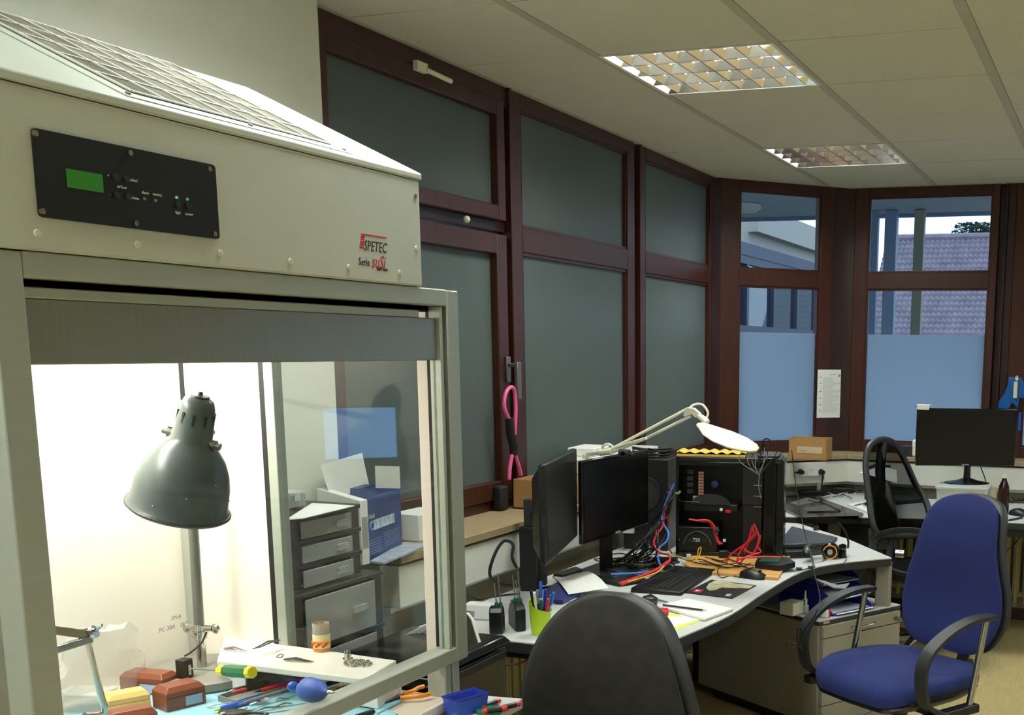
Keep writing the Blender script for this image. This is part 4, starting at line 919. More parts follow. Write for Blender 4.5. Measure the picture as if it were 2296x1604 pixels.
# open cardboard boxes
def openbox(label, c, w_, d, h_, rz, lab=None):
    t = thing('cardboard_box', label, 'box', c, rz, 'open cardboard boxes on the sill')
    e = .004
    MB().box(-w_/2, w_/2, -d/2, d/2, 0, e).build('bottom', m_card, t)
    for q in ((-w_/2, w_/2, -d/2, -d/2+e), (-w_/2, w_/2, d/2-e, d/2), (-w_/2, -w_/2+e, -d/2, d/2), (w_/2-e, w_/2, -d/2, d/2)): MB().box(*q, 0, h_).build('side_wall', m_card, t)
    if lab: l_ = MB().box(-w_*.28, w_*.38, -d/2-.001, -d/2, h_*.32, h_*.62).build('adhesive_label', mat('tape_label', (210, 190, 150), .5), t); txt(lab, .02, m_greyink, l_, frameM((-w_*.2, -d/2-.0013, h_*.37), (1, 0, 0), (0, 0, 1)))
    return t
openbox('open brown cardboard box on the left sill behind the edge-on monitor', (-2.155, 4.085, .963), .30, .17, .115, R(90))
q = DP(1808, 1026, 6.55)
openbox('open brown cardboard box with a printed label on the corner sill', (q.x, q.y+.09, .963), .225, .15, .125, R(2), 'ABB')
q = XP(1748, 1000, -1.98)
rc = thing('black_desk_stand', 'small black webcam stand on the corner sill beside the cardboard box', 'stand', (-1.98, 6.45, .963)); MB().cyl((0, 0, 0), (0, 0, .07), .012, n=14).build('post', m_black, rc); MB().tube(spl([(0, 0, .07), (.004, 0, .10), (.03, 0, .105), (.05, 0, .08), (.055, -.02, .0)], 5), .004, 8).build('curved_cable', m_cable, rc)
# sockets on the corner trunking
A = DP(1782, 1050, 6.3)
def CW(u, off, z): # point on corner trunking front face
    p = Vector((XL, YA, 0))+Vector((.7071, .7071, 0))*u+Vector((.7071, -.7071, 0))*off; return Vector((p.x, p.y, z))
u0 = None
for u in [x_/100 for x_ in range(0, 95)]: pass
SM_ = frameM(CW(0, .236, 0), (.7071, .7071, 0), (0, 0, 1))
def uof(px, py):
    d = ray(px, py); n = Vector((.7071, -.7071, 0)); P0 = CW(0, .236, 0); t_ = (P0-ORI).dot(n)/d.dot(n); p = ORI+d*t_; return (p-P0).dot(Vector((.7071, .7071, 0))), p.z
ua, za = uof(1780, 1070); ub_, zb_ = uof(1848, 1036)
so = thing('wall_socket', 'white triple wall socket on the corner trunking', 'socket', M=SM_)
MB().box(ua, ub_, za, zb_, .0, .012).build('plate', m_white, so, .002)
for i, px in enumerate((1792, 1815, 1838)):
    u, z = uof(px, 1058); s_ = MB().lathe([(.024, .012), (.024, .014), (.020, .014), (.020, .004), (.001, .004)], 24, Matrix.Translation((u, z, 0)), caps=False).build('socket_well', m_white, so)
    if i != 1: pg = thing('mains_plug', 'black plug in the %s socket' % ('left', '', 'right')[i], 'plug', M=SM_ @ Matrix.Translation((u, z, 0)), group='mains plugs'); MB().cyl((0, 0, .008), (0, 0, .045), .017, .012, 16).build('body', m_black, pg); MB().tube([(0, 0, .035), (-.02 if i == 0 else 0, 0 if i == 0 else -.03, .04), (-.045 if i == 0 else 0, -.002 if i == 0 else -.055, .03)], .006, 8).build('strain_relief', m_black, pg)
    else: MB().cyl((u-.009, z, .003), (u-.009, z, .0052), .003, n=8).cyl((u+.009, z, .003), (u+.009, z, .0052), .003, n=8).build('contact_hole', m_ink, s_)
tg = MB().box(0, .03, -.05, 0, 0, .002); u, z = uof(1828, 1088); o = tg.build('cable_tag', m_clear, None); o.matrix_basis = SM_ @ Matrix.Translation((u, z+.02, .02)); tag(o, 'clear plastic tag on the cable under the right socket', 'tag')
cable('mains_cable', 'black mains cable hanging from the right socket', [SM_ @ Vector((uof(1838, 1058)[0], uof(1838, 1058)[1]-.05, .035)), SM_ @ Vector((uof(1838, 1058)[0]-.005, uof(1838, 1058)[1]-.12, .03)), SM_ @ Vector((uof(1838, 1058)[0]-.01, DZ+.01, .03))], .0035, m_cable)
# notice on corner frame
def auv(px, py):
    d = ray(px, py); n = Vector((.7071, -.7071, 0)); P0 = Vector((XL, YA, 0)); t_ = (P0-ORI).dot(n)/d.dot(n); p = ORI+d*t_; return (p-P0).dot(Vector((.7071, .7071, 0))), p.z
NM = frameM(Vector((XL, YA, 0)), (.7071, .7071, 0), (0, 0, 1))
ua, zt_ = auv(1833, 829); ub_, zb_ = auv(1901, 936)
no = thing('printed_notice', 'white printed notice sheet fixed to the dark corner post between the far windows', 'notice', M=NM)
MB().box(ua, ub_, zb_, zt_, .002, .005).build('sheet', m_paper, no); MB().box(ua-.003, ub_+.003, zb_-.003, zt_+.003, .0, .0025).build('backing', m_ink, no)
lm = MB(); wN = ub_-ua; hN = zt_-zb_; rr = random.Random(4)
for k in range(44):
    z = zt_-hN*(.17+.75*k/44); lm.box(ua+wN*.17, ua+wN*(.17+rr.uniform(.25, .62)), z, z+hN*.0045, .005, .0053)
lm.build('printed_lines', mat('pale_print', (168, 172, 172), .7), no)
lm = MB()
for f_ in (.155, .28, .455, .59, .725, .85): lm.box(ua+wN*.07, ua+wN*.13, zt_-hN*f_-.002, zt_-hN*f_+.0015, .005, .0053)
lm.box(ua+wN*.35, ua+wN*.58, zt_-hN*.105, zt_-hN*.1, .005, .0053); lm.build('printed_marks', m_ink, no)
MB().cyl((ua+wN*.68, zt_-hN*.125, .005), (ua+wN*.68, zt_-hN*.125, .0053), .009, n=16).box(ua+wN*.73, ua+wN*.87, zt_-hN*.135, zt_-hN*.118, .005, .0053).build('printed_emblem', m_greyink, no)
# pink band on the window handle
hp = Vector((XL+.055, 3.97, 1.53))
bd = thing('exercise_band', 'pink rubber exercise tubing with a black foam grip hanging from the window handle', 'band', (XL+.06, 3.98, 1.08))
def XW(px, py, o_=.06): return XP(px, py, XL+o_)
W(MB().tube(spl([XW(1142, 942), XW(1131, 915), XW(1133, 885), XW(1144, 869), XW(1153, 876), XW(1156, 910), XW(1155, 955), XW(1154, 975)], 6), .0075, 10), 'tubing', m_pink, bd)
W(MB().tube([XW(1142, 938), XW(1145, 975), XW(1152, 1000), XW(1152, 1020)], [.016, .018, .018, .017], 14), 'foam_grip', m_rub, bd)
W(MB().tube([XW(1148, 1020), XW(1143, 1050), XW(1142, 1076)], .0075, 10), 'tubing', m_pink, bd); W(MB().tube([XW(1155, 1020), XW(1163, 1045), XW(1168, 1066)], .0075, 10), 'tubing', m_pink, bd)
cl_ = one(MB().box(-2.275, -2.235, 3.84, 3.90, .963, 1.06), 'dark_pouch', m_rub, 'dark pouch leaning in the window corner below the pink tubing', 'pouch', bev=.01)
# blue bag on right handle
bb = thing('blue_bag', 'bright blue plastic bag hanging on the far right window handle', 'bag', (-.575, YF-.05, 1.3))
def YW(px, py, o_=.05): return YP(px, py, YF-o_)
out = [YW(*q) for q in ((2262, 846), (2290, 846), (2300, 870), (2296, 893), (2286, 892), (2282, 916), (2270, 903), (2262, 918), (2238, 916), (2240, 900), (2254, 880), (2260, 862))]
W(MB().loft([[(p.x, p.y-.02, p.z) for p in out], [(p.x, p.y+.015, p.z) for p in out]]), 'bag_body', mat('blue_film', (16, 92, 170), .3), bb, .006)
W(MB().cyl(YW(2278, 856, .08), YW(2276, 893, .08), .012, n=10).cyl(YW(2280, 846, .02), YW(2280, 850, .08), .010, n=10), 'handle_lever', m_cream, bb)
W(MB().box(YW(2283, 960, .06).x, YW(2283, 960, .06).x+.012, YF-.06, YF-.04, YW(2280, 965, .06).z, YW(2280, 925, .06).z), 'strap', m_bblue, bb)
# things on the far sill
cube_thing('black_punch', 'small dark box with a white label on the far sill behind the mesh chair', 'box', tuple(Vector(YP(2032, 1023, 6.85)) * 1 + Vector((0, 0, 0))) if False else (YP(2032, 1023, 6.85).x, 6.88, .963), .075, .08, .065, m_charc)
cube_thing('tissue_pack', 'white crumpled tissue pack on the far sill left of the wide monitor', 'tissue', (YP(2050, 1020, 6.85).x, 6.88, .963), .035, .08, .10, m_paper, .1, None, .01)
# ================================================================== CHAIRS
def cushion(profile, th, off, curve, dome, n=36, ex=.75):
    rings = []
    for v, hw in profile:
        r_ = []
        for k in range(n):
            a = 2*math.pi*k/n; c, s_ = math.cos(a), math.sin(a)
            x = hw*math.copysign(abs(c)**ex, c); y = th*dome(v)*math.copysign(abs(s_)**.85, s_)
            r_.append((x, y+off(v)+curve*x*x, v))
        rings.append(r_)
    return MB().loft(rings)
def resamp(P, k=5):
    return [(p.x, p.y) for p in spl([(a, b, 0) for a, b in P], k)]
def office_chair(name, label, loc, rz, zb, Hb, prof, m_fab, seat=True, arms=True, zs=.49, tilt=.10, shr=.012, group='swivel office chairs'):
    t = thing(name, label, 'chair', (loc[0], loc[1], 0), rz, group)
    P = [(v*Hb, hw) for v, hw in prof]; P = resamp(P, 3)
    off = lambda v: .22+tilt*v+.02*math.sin(v/Hb*math.pi*2)
    dome = lambda v: max(.25, min(1, (max(v, 0)/(Hb*.12))**.5 if v < Hb*.12 else (max(Hb-v, 0)/(Hb*.12))**.5 if v > Hb*.88 else 1))
    cu = cushion(P, .028, off, -.55, dome); cu.v = [(x, y, z+zb) for x, y, z in cu.v]; cu.build('backrest_cushion', m_fab, t, ang=1.2)
    shp = cushion([(v, hw+shr) for v, hw in P], .032, lambda v: off(v)+.036, -.50, dome); shp.v = [(x, y, z+zb) for x, y, z in shp.v]; shp.build('backrest_shell', m_charc, t, ang=1.2)
    # spine
    MB().tube(spl([(0, .30, zb+Hb*.45), (0, .33, zb+Hb*.15), (0, .33, zb-.05), (0, .24, zs-.09), (0, .05, zs-.10)], 5), .022, 10, flat=.6).build('spine', m_black, t)
    # seat
    sp_ = [(-.255, .10), (-.25, .16), (-.20, .225), (-.08, .25), (.06, .245), (.16, .215), (.215, .16), (.225, .09)]
    out = [(hw, y) for y, hw in sp_]+[(-hw, y) for y, hw in sp_[::-1]]
    out = [(p.x, p.y) for p in spl([(a, b, 0) for a, b in out], 4, True)]
    def rng(sc_, z): return [(x*sc_, y*sc_, z-(.028*max(0, (-y*sc_-.12)/.13)**2)+.012*(abs(x*sc_)/.25)**2) for x, y in out]
    MB().loft([rng(.93, zs-.055), rng(.99, zs-.05), rng(1.0, zs-.03), rng(.985, zs-.010), rng(.93, zs+.003), rng(.80, zs+.006), rng(.55, zs+.006), rng(.25, zs+.006), rng(.02, zs+.006)]).build('seat_cushion', m_fab, t, ang=1.2)
    MB().loft([rng(.30, zs-.13), rng(.60, zs-.12), rng(.86, zs-.092), rng(.985, zs-.064), rng(.97, zs-.052)]).build('seat_shell', m_black, t, ang=1.2)
    MB().cyl((0, 0, .09), (0, 0, zs-.12), .028, n=20).build('gas_column', m_black, t)
    MB().lathe([(.05, .05), (.055, .07), (.05, .11), (.03, .13)], 24).build('hub', m_black, t)
    for k in range(5):
        a = R(72*k+20); c, s_ = math.cos(a), math.sin(a)
        MB().tube([(c*.03, s_*.03, .09), (c*.18, s_*.18, .085), (c*.30, s_*.30, .068)], [.024, .02, .014], 10).build('leg', m_black, t)
        cs = MB(); cx, cy2 = c*.30, s_*.30
        for q in (-.012, .012): cs.cyl((cx-s_*(q-.007), cy2+c*(q-.007), .027), (cx-s_*(q+.007), cy2+c*(q+.007), .027), .027, n=16)
        cs.cyl((cx, cy2, .03), (cx, cy2, .07), .006, n=8); cs.build('caster', m_black, t)
    if arms:
        for s_ in (1, -1):
            x = s_*.285
            path = spl([(s_*.10, -.10, zs-.085), (s_*.20, -.10, zs-.095), (x, -.10, zs-.09), (x, -.19, zs-.04), (x, -.215, zs+.06), (x, -.19, zs+.13), (x, -.10, zs+.185), (x, .02, zs+.215), (x, .13, zs+.215)], 6)
            rings = []
            for i, p in enumerate(path):
                a = path[max(0, i-1)]; b = path[min(len(path)-1, i+1)]; d = (b-a).normalized(); wv = Vector((1, 0, 0)) if i > 12 else Vector((0, 1, 0)); wv = (wv-d*wv.dot(d)); wv = wv.normalized() if wv.length > .1 else Vector((0, 0, 1)); nn = d.cross(wv)
                rings.append([p+wv*.024+nn*.007, p+wv*.018+nn*.011, p-wv*.018+nn*.011, p-wv*.024+nn*.007, p-wv*.024-nn*.007, p+wv*.024-nn*.007])
            ar = MB().loft(rings[13:]).build('armrest', m_charc, t, ang=.9)
            MB().box(min(0, x), max(0, x), -.125, -.085, zs-.10, zs-.08).build('arm_bracket', m_black, t, .004)
            MB().box(x-.022, x+.022, -.19, .06, zs-.105, zs-.075).build('arm_foot', m_black, t, .005)
            MB().tube([(x, .095, zs+.207), (x, .03, zs-.08)], .012, 12).build('chrome_tube', m_steel, ar)
    return t
prof_blue = [(0, .09), (.02, .135), (.07, .175), (.17, .205), (.28, .218), (.42, .210), (.55, .190), (.68, .172), (.8, .160), (.89, .146), (.95, .118), (.985, .075), (1, .02)]
Cb = ZP(2022, 1492, .50); prof_blue = [(v, hw*1.06) for v, hw in prof_blue]
office_chair('swivel_chair', 'blue swivel chair with black loop armrests and chrome tubes by the drawer pedestal', (Cb.x, Cb.y), R(-33), .525, .56, prof_blue, m_blue, zs=.50, tilt=.20)
prof_blk = [(0, .17), (.03, .195), (.1, .222), (.25, .236), (.42, .234), (.56, .222), (.68, .203), (.78, .180), (.86, .153), (.92, .123), (.965, .085), (.99, .045), (1, .02)]
Tb = DP(1366, 1330, 2.78); rzk = R(-4)
office_chair('swivel_chair', 'worn dark grey swivel chair in the foreground with a tall rounded back', (Tb.x-.0, Tb.y-.30), rzk, Tb.z-.56, .56, prof_blk, m_dfab, arms=False, zs=.47, shr=.022)
# mesh chair
Cm = ZP(2075, 1462, .03); mc_ = thing('mesh_chair', 'black mesh-backed swivel chair standing between the two desks', 'chair', (Cm.x, Cm.y, 0), R(150), 'mesh office chair') if False else thing('mesh_chair', 'black mesh-backed swivel chair standing between the two desks', 'chair', (Cm.x-.05, Cm.y-.02, 0), R(0))
dM = 5.75
def Q(px, py, d=dM): return DP(px, py, d)
lp_ = [Q(1962, 1190, 5.62), Q(1948, 1110, 5.66), Q(1941, 1040, 5.7), Q(1950, 1000, 5.74), Q(1978, 986, 5.8), Q(2006, 996, 5.86), Q(2028, 1032, 5.9), Q(2052, 1085, 5.92), Q(2078, 1130, 5.9), Q(2085, 1185, 5.85), Q(2050, 1200, 5.78), Q(2000, 1200, 5.7)]
fl_ = spl(lp_, 6, True)
W(MB().tube(fl_, .017, 10, None, True), 'back_frame', m_charc, mc_)
m_meshf = clear_glass('chair_mesh', (.5, .51, .51), .2, .0)
cen = sum(fl_, Vector())/len(fl_); nb = (Q(2078, 1130, 5.9)-Q(1941, 1040, 5.7)).cross(Vector((0, 0, 1))).normalized()*.002
W(MB().loft([[p+nb for p in fl_], [p-nb for p in fl_]]), 'mesh_panel', m_meshf, mc_)
W(MB().tube(spl([Q(1980, 990, 5.83), Q(1974, 1040, 5.80), Q(1975, 1085, 5.78), Q(1985, 1130, 5.76), Q(1995, 1180, 5.75), Q(1992, 1240, 5.74), Q(1990, 1300, 5.7)], 5), [.018]*6+[.02]*6+[.04]*6+[.05]*6+[.05]*7+[.04]*0 if False else .026, 10), 'spine', m_black, mc_)
W(MB().loft([[Q(1968, 1080, 5.74), Q(1990, 1075, 5.76), Q(1994, 1080, 5.8), Q(1970, 1086, 5.79)], [Q(1958, 1120, 5.70), Q(1998, 1110, 5.74), Q(2002, 1114, 5.8), Q(1962, 1124, 5.77)], [Q(1958, 1180, 5.7), Q(2014, 1175, 5.74), Q(2018, 1178, 5.8), Q(1962, 1184, 5.77)], [Q(1954, 1235, 5.7), Q(2016, 1235, 5.74), Q(2018, 1238, 5.8), Q(1958, 1238, 5.77)]]), 'lumbar_support', m_black, mc_, .01)
sx_, sy2 = Cm.x-.05, Cm.y-.02
Sx = DP(2035, 1275, 5.6)
W(MB().loft([[(sx_+.25*math.cos(a)*q, sy2+.24*math.sin(a)*q, z) for a in [k*math.pi/12 for k in range(24)]] for q, z in ((.8, .43), (1, .45), (1, .48), (.9, .50), (.3, .50))]), 'seat', m_black, mc_)
W(MB().tube(spl([Q(1955, 1235, 5.5), Q(1962, 1208, 5.5), Q(2000, 1192, 5.45), Q(2050, 1190, 5.4), Q(2090, 1200, 5.4)], 5), .022, 8, flat=.5), 'armrest', m_charc, mc_)
W(MB().tube(spl([Q(1955, 1235, 5.5), Q(1972, 1262, 5.5), Q(2010, 1282, 5.45), Q(2050, 1290, 5.4)], 5), .020, 8, flat=.6), 'arm_support', m_black, mc_)
W(MB().cyl((sx_, sy2, .10), (sx_, sy2, .43), .028, n=16), 'gas_column', m_steel, mc_)
for k in range(5):
    c_ = Vector((-.552, 5.625, 0)); a0 = math.atan2(c_.y-sy2, c_.x-sx_); a = a0+k*R(72); rr_ = min(.33, (c_-Vector((sx_, sy2, 0))).length) if True else .3
    e_ = Vector((sx_+rr_*math.cos(a), sy2+rr_*math.sin(a), 0))
    W(MB().tube([(sx_, sy2, .11), (e_.x, e_.y, .075)], [.025, .014], 10), 'leg', m_steel, mc_)
    tv = Vector((-math.sin(a), math.cos(a), 0)); cs = MB()
    cc_ = Vector((e_.x, e_.y, .03))
    cs.cyl(cc_-Vector((.02, .006, 0)), cc_+Vector((.02, .006, 0)), .03, n=20); ca = W(cs, 'caster', m_rub, mc_, .003)
    W(MB().cyl(cc_-Vector((.0215, .0065, 0)), cc_-Vector((.020, .006, 0)), .019, n=18), 'grey_disc', m_grey, ca)
knb = Q(2018, 1242, 5.3); W(MB().cyl(knb-Vector((.02, 0, 0)), knb+Vector((.02, 0, 0)), .02, n=14), 'chrome_knob', m_steel, mc_)
# ================================================================== PEDESTAL AND UNDER-DESK
ZPt = .50
FL = ZP(1837, 1393, ZPt); FR = ZP(2016, 1356, ZPt); BL = ZP(1700, 1345, ZPt)
xd = (FR-FL); wd = xd.length; rzp = math.atan2(xd.y, xd.x)
ped = thing('drawer_pedestal', 'grey drawer pedestal with white top standing under the right end of the desk', 'cabinet', (FL.x, FL.y, 0), rzp)
wd = max(wd, .43)
MB().box(0, wd, .004, .78, .05, ZPt-.02).build('carcass', m_ped, ped, .001)
MB().box(-.004, wd+.004, -.004, .784, ZPt-.02, ZPt-.004).build('edge_band', m_edge, ped); MB().box(-.004, wd+.004, -.004, .784, ZPt-.004, ZPt).build('top', m_desk, ped)
zc = ZPt-.022
for i, hh in enumerate((.055, .16, .13, .15)):
    dr = MB().box(.012, wd-.006, -.014, .004, zc-hh+.002, zc-.002).build('drawer', m_ped, ped, .001)
    if True:
        q = .5*wd; MB().tube(spl([(q-.07, -.014, zc-hh*.5), (q-.06, -.03, zc-hh*.5), (q, -.036, zc-hh*.5), (q+.06, -.03, zc-hh*.5), (q+.07, -.014, zc-hh*.5)], 5), .004, 8).build('handle', m_steel, dr)
    zc -= hh
MB().cyl((wd-.04, -.014, ZPt-.05), (wd-.04, -.022, ZPt-.05), .009, n=14).build('lock', m_dull, ped); MB().box(wd-.043, wd-.037, -.05, -.022, ZPt-.062, ZPt-.045).build('key', m_steel, ped)
MB().box(.03, wd-.03, .06, .70, 0, .05).build('plinth', m_black, ped); MB().box(.02, .055, -.0055, -.004, ZPt-.016, ZPt-.006).build('inventory_sticker', mat('pink_sticker', (200, 150, 140), .6), ped)
def PW(x, y, z=0): return wm(ped) @ Vector((x, y, ZPt+z))
# letter trays
for i, (xo, yo, zo, r_, lb) in enumerate(((.10, .02, 0, 0, 'blue letter tray at the bottom of the stack on the pedestal'), (.11, .04, .056, .05, 'blue letter tray holding loose white paper above the lowest one'), (.10, .10, .112, .02, 'blue letter tray on the top of the stack with a grey folder'))):
    pz = PW(xo, yo, zo+.001); t = thing('letter_tray', lb, 'tray', tuple(pz), rzp+r_, 'blue letter trays'); wt, dt = .25, .33
    MB().box(0, wt, 0, dt, 0, .004).build('tray_floor', m_bplas, t)
    for x in (0, wt-.004):
        pr_ = [(0, 0)]+[(dt*.02+dt*.96*(k/12), .014+.040*math.sin(math.pi*min(1, k/12*1.0))**.7) for k in range(13)]+[(dt, 0)]
        MB().prism(pr_, 0, .004, frameM((x, 0, 0), (0, 1, 0), (0, 0, 1))).build('side_wall', m_bplas, t)
    MB().box(0, wt, dt-.004, dt, 0, .045).build('back_wall', m_bplas, t); MB().box(0, wt, -.004, 0, 0, .012).build('front_lip', m_bplas, t)
    pz2 = PW(xo, yo, zo+.006)
    sh_ = MB(); 
    sh_.add([(x, y, .004+.010*math.sin(x*14+i)*(y/.3)) for x in [wt*.05+wt*.9*a/8 for a in range(9)] for y in (-.02, .1, .2, .31)], [(a*4+b, a*4+4+b, a*4+5+b, a*4+1+b) for a in range(8) for b in range(3)])
    sh_.box(wt*.06, wt*.94, -.01, .31, 0, .003)
    o = sh_.build('paper_stack', m_paper, None); o.matrix_basis = Matrix.Translation(pz2) @ Matrix.Rotation(rzp+r_, 4, 'Z'); tag(o, 'white papers lying in the %s blue letter tray' % ('lowest', 'middle', 'top')[i], 'paper', 'papers in the letter trays')
gf = slab('grey_folder', 'grey plastic folder sticking out of the top blue letter tray', 'folder', [(1812, 1292), (1878, 1312), (1905, 1308), (1895, 1320), (1870, 1318)], ZPt+.165, .004, m_grey)
for nm, lb, c_, sz, m in (('cream_carton', 'cream cardboard carton with a green end on the pedestal', (-.0, .16), (.09, .07, .055), m_cream), ('medicine_box', 'tiny white and red medicine box on the pedestal front', (.065, .03), (.03, .03, .032), m_paper)):
    pz = PW(*c_, .001); t = cube_thing(nm, lb, 'box', tuple(pz), *sz, m, rzp+.2)
    MB().box(sz[0]/2-.012, sz[0]/2+.0006, -sz[1]/2-.0006, sz[1]/2+.0006, .0, sz[2]+.0004).build('coloured_end', m_grn if nm[0] == 'c' else m_cred, t)
pz = PW(.055, .14, .001); gb = thing('glue_bottle', 'small white glue bottle with a pointed cap on the pedestal', 'bottle', tuple(pz)); MB().lathe([(.014, 0), (.016, .003), (.016, .03), (.009, .038), (.009, .042)], 20).build('bottle', m_white, gb); MB().lathe([(.010, .042), (.010, .058), (.005, .062), (.003, .095), (.001, .096)], 16).build('cap', m_white, gb)
# dangling headset remote
cable('dangling_cable', 'thin black cable with a remote hanging down beside the pedestal', [DP(1800, 1180, 4.75), DP(1815, 1235, 4.6), DP(1826, 1285, 4.45), DP(1838, 1355, 3.9), DP(1800, 1420, 4.0), DP(1792, 1445, 4.0), DP(1765, 1440, 4.0), DP(1768, 1456, 4.0), DP(1790, 1450, 4.0), DP(1802, 1464, 4.0), DP(1795, 1448, 4.0), DP(1790, 1435, 4.0)], .0022, m_cable)
o = one(MB().cyl(DP(1792, 1408, 4.0), DP(1790, 1438, 4.0), .008, n=10), 'inline_remote', m_black, 'small inline remote on the dangling cable', 'remote')
# radiators
def radiator(label, M_, L_, h_, n_):
    t = thing('radiator', label, 'radiator', M=M_, group='ribbed radiators'); dx_ = L_/n_
    for k in range(n_):
        x = (k+.5)*dx_
        MB().box(x-dx_*.36, x+dx_*.36, .0, .012, .05, h_-.05).box(x-dx_*.2, x+dx_*.2, -.012, .06, .0, h_).build('rib', m_rad, t, .006)
    MB().cyl((0, .025, .05), (L_, .025, .05), .018, n=12).cyl((0, .025, h_-.05), (L_, .025, h_-.05), .018, n=12).build('header_pipes', m_rad, t)
    return t
radiator('cream ribbed radiator under the left side of the curved desk', Matrix.Translation((-2.03, 2.95, .12)) @ Matrix.Rotation(R(90), 4, 'Z'), 1.35, .50, 24)
radiator('cream ribbed radiator below the left parapet near the far desk', Matrix.Translation((-2.03, 4.75, .12)) @ Matrix.Rotation(R(90), 4, 'Z'), 1.2, .50, 22)
radiator('cream ribbed radiator below the far parapet behind the blue chair', Matrix.Translation((-1.35, 6.79, .12)), 1.75, .52, 30)
one(MB().box(-1.87, -1.74, 4.98, 5.3, .0, .42), 'black_under_desk_case', m_black, 'black computer case in the dark under the curved desk', 'computer', bev=.006)
one(MB().box(-1.965, -1.90, 4.70, 4.78, .0, .45), 'grey_under_desk_panel', m_ped, 'grey panel standing under the curved desk beside the black case', 'panel', bev=.004)
# ================================================================== ON DESK 1
# keyboard
K = [ZP(1413, 1317, DZ+.02), ZP(1508, 1338, DZ+.02), ZP(1594, 1283, DZ+.02), ZP(1503, 1266, DZ+.02)]
O = K[0]; kx = (K[3]-K[0]); Lk = .45; kx.normalize(); ky = (K[1]-K[0]); ky = (ky-kx*ky.dot(kx)); wk = max(.16, min(.2, ky.length)); Lk = (K[3]-K[0]).length
kb = thing('keyboard', 'black keyboard lying on the desk in front of the computer', 'keyboard', M=frameM((O.x, O.y, DZ), kx, ky))
if (wm(kb).to_3x3() @ Vector((0, 0, 1))).z < 0: kb.matrix_basis = frameM((O.x+ky.x, O.y+ky.y, DZ), kx, -ky)
far_is_low = (wm(kb).to_3x3() @ Vector((0, 1, 0))).dot(ky) > 0
MB().loft([[(0, 0, .001), (Lk, 0, .001), (Lk, wk, .001), (0, wk, .001)], [(.003, .003, .014), (Lk-.003, .003, .014), (Lk-.003, wk-.003, .018), (.003, wk-.003, .018)]]).build('case', m_black, kb, .003)
m_key = mat('dark_key', (34, 35, 36), .45)
kmesh = None; pitch = (Lk-.06)/21
for r_ in range(6):
    for c_ in range(21):
        if c_ in (15, 18) and False: continue
        if c_ == 15 or (c_ == 19 and False): continue
        y = wk*.28+r_*(wk*.60/6); x = .03+c_*pitch
        if kmesh is None:
            ko = MB().loft([[(0, 0, 0), (pitch*.86, 0, 0), (pitch*.86, wk*.085, 0), (0, wk*.085, 0)], [(pitch*.1, .002, .006), (pitch*.76, .002, .006), (pitch*.76, wk*.075, .006), (pitch*.1, wk*.075, .006)]]).build('key', m_key, kb); kmesh = ko.data
        else:
            ko = bpy.data.objects.new('key', kmesh); sc.collection.objects.link(ko); ko.parent = kb
        ko.location = (x, y, .0155)
# mouse pad
mp_ = slab('mouse_pad', 'black mouse pad printed with a blurred cream picture and a red logo', 'mouse pad', [(1536, 1329), (1596, 1300), (1696, 1313), (1642, 1342)], DZ, .003, m_black)
ct = mp_.matrix_basis.translation
def flat(px, z, m, name, par, th=.0006):
    P = [ZP(x, y, z) for x, y in px]; return W(MB().prism([(p.x, p.y) for p in P], z, z+th), name, m, par)
flat([(1583, 1319), (1590, 1309), (1602, 1303), (1625, 1301), (1640, 1308), (1690, 1314), (1680, 1320), (1640, 1319), (1618, 1318), (1604, 1324), (1590, 1325)], DZ+.003, mat('printed_cream', (190, 186, 150), .6, noise=.3, nscale=25), 'printed_picture', mp_)
flat([(1552, 1327), (1560, 1321), (1578, 1323), (1570, 1330)], DZ+.0031, m_cred, 'red_print', mp_)
flat([(1558, 1327), (1562, 1323), (1571, 1325)], DZ+.0039, m_whiteink, 'white_print', mp_)
flat([(1625, 1337), (1631, 1332), (1641, 1333), (1636, 1338)], DZ+.0031, m_whiteink, 'white_print', mp_)
# mouse
def mouse(label, c, rz_, s_=1.):
    t = thing('computer_mouse', label, 'mouse', c, rz_, 'black computer mice')
    rg = []
    for y, w_, h_ in ((-.055, .012, .010), (-.05, .022, .018), (-.03, .030, .028), (0, .032, .036), (.03, .030, .032), (.05, .022, .022), (.056, .010, .010)):
        rg.append([(w_*math.cos(a)*s_, y*s_, max(0, h_*math.sin(a))*s_) for a in [k*math.pi/10 for k in range(11)]])
    MB().loft(rg).build('body', m_black, t, ang=1.2); MB().cyl((-.004, -.03*s_, .029*s_), (.004, -.03*s_, .029*s_), .006, n=12).build('scroll_wheel', m_charc, t); return t
q = ZP(1688, 1296, DZ+.001); mouse('black computer mouse beside the mouse pad', tuple(q), R(80))
cable('mouse_cable', 'thin black cable curling from the mouse across the board', [ZP(1658, 1296, DZ+.01), ZP(1640, 1291, DZ+.003), ZP(1618, 1296, DZ+.003), ZP(1608, 1280, DZ+.02), ZP(1616, 1268, DZ+.02), ZP(1560, 1262, DZ+.02), ZP(1520, 1250, DZ+.02)], .0018, m_cable)
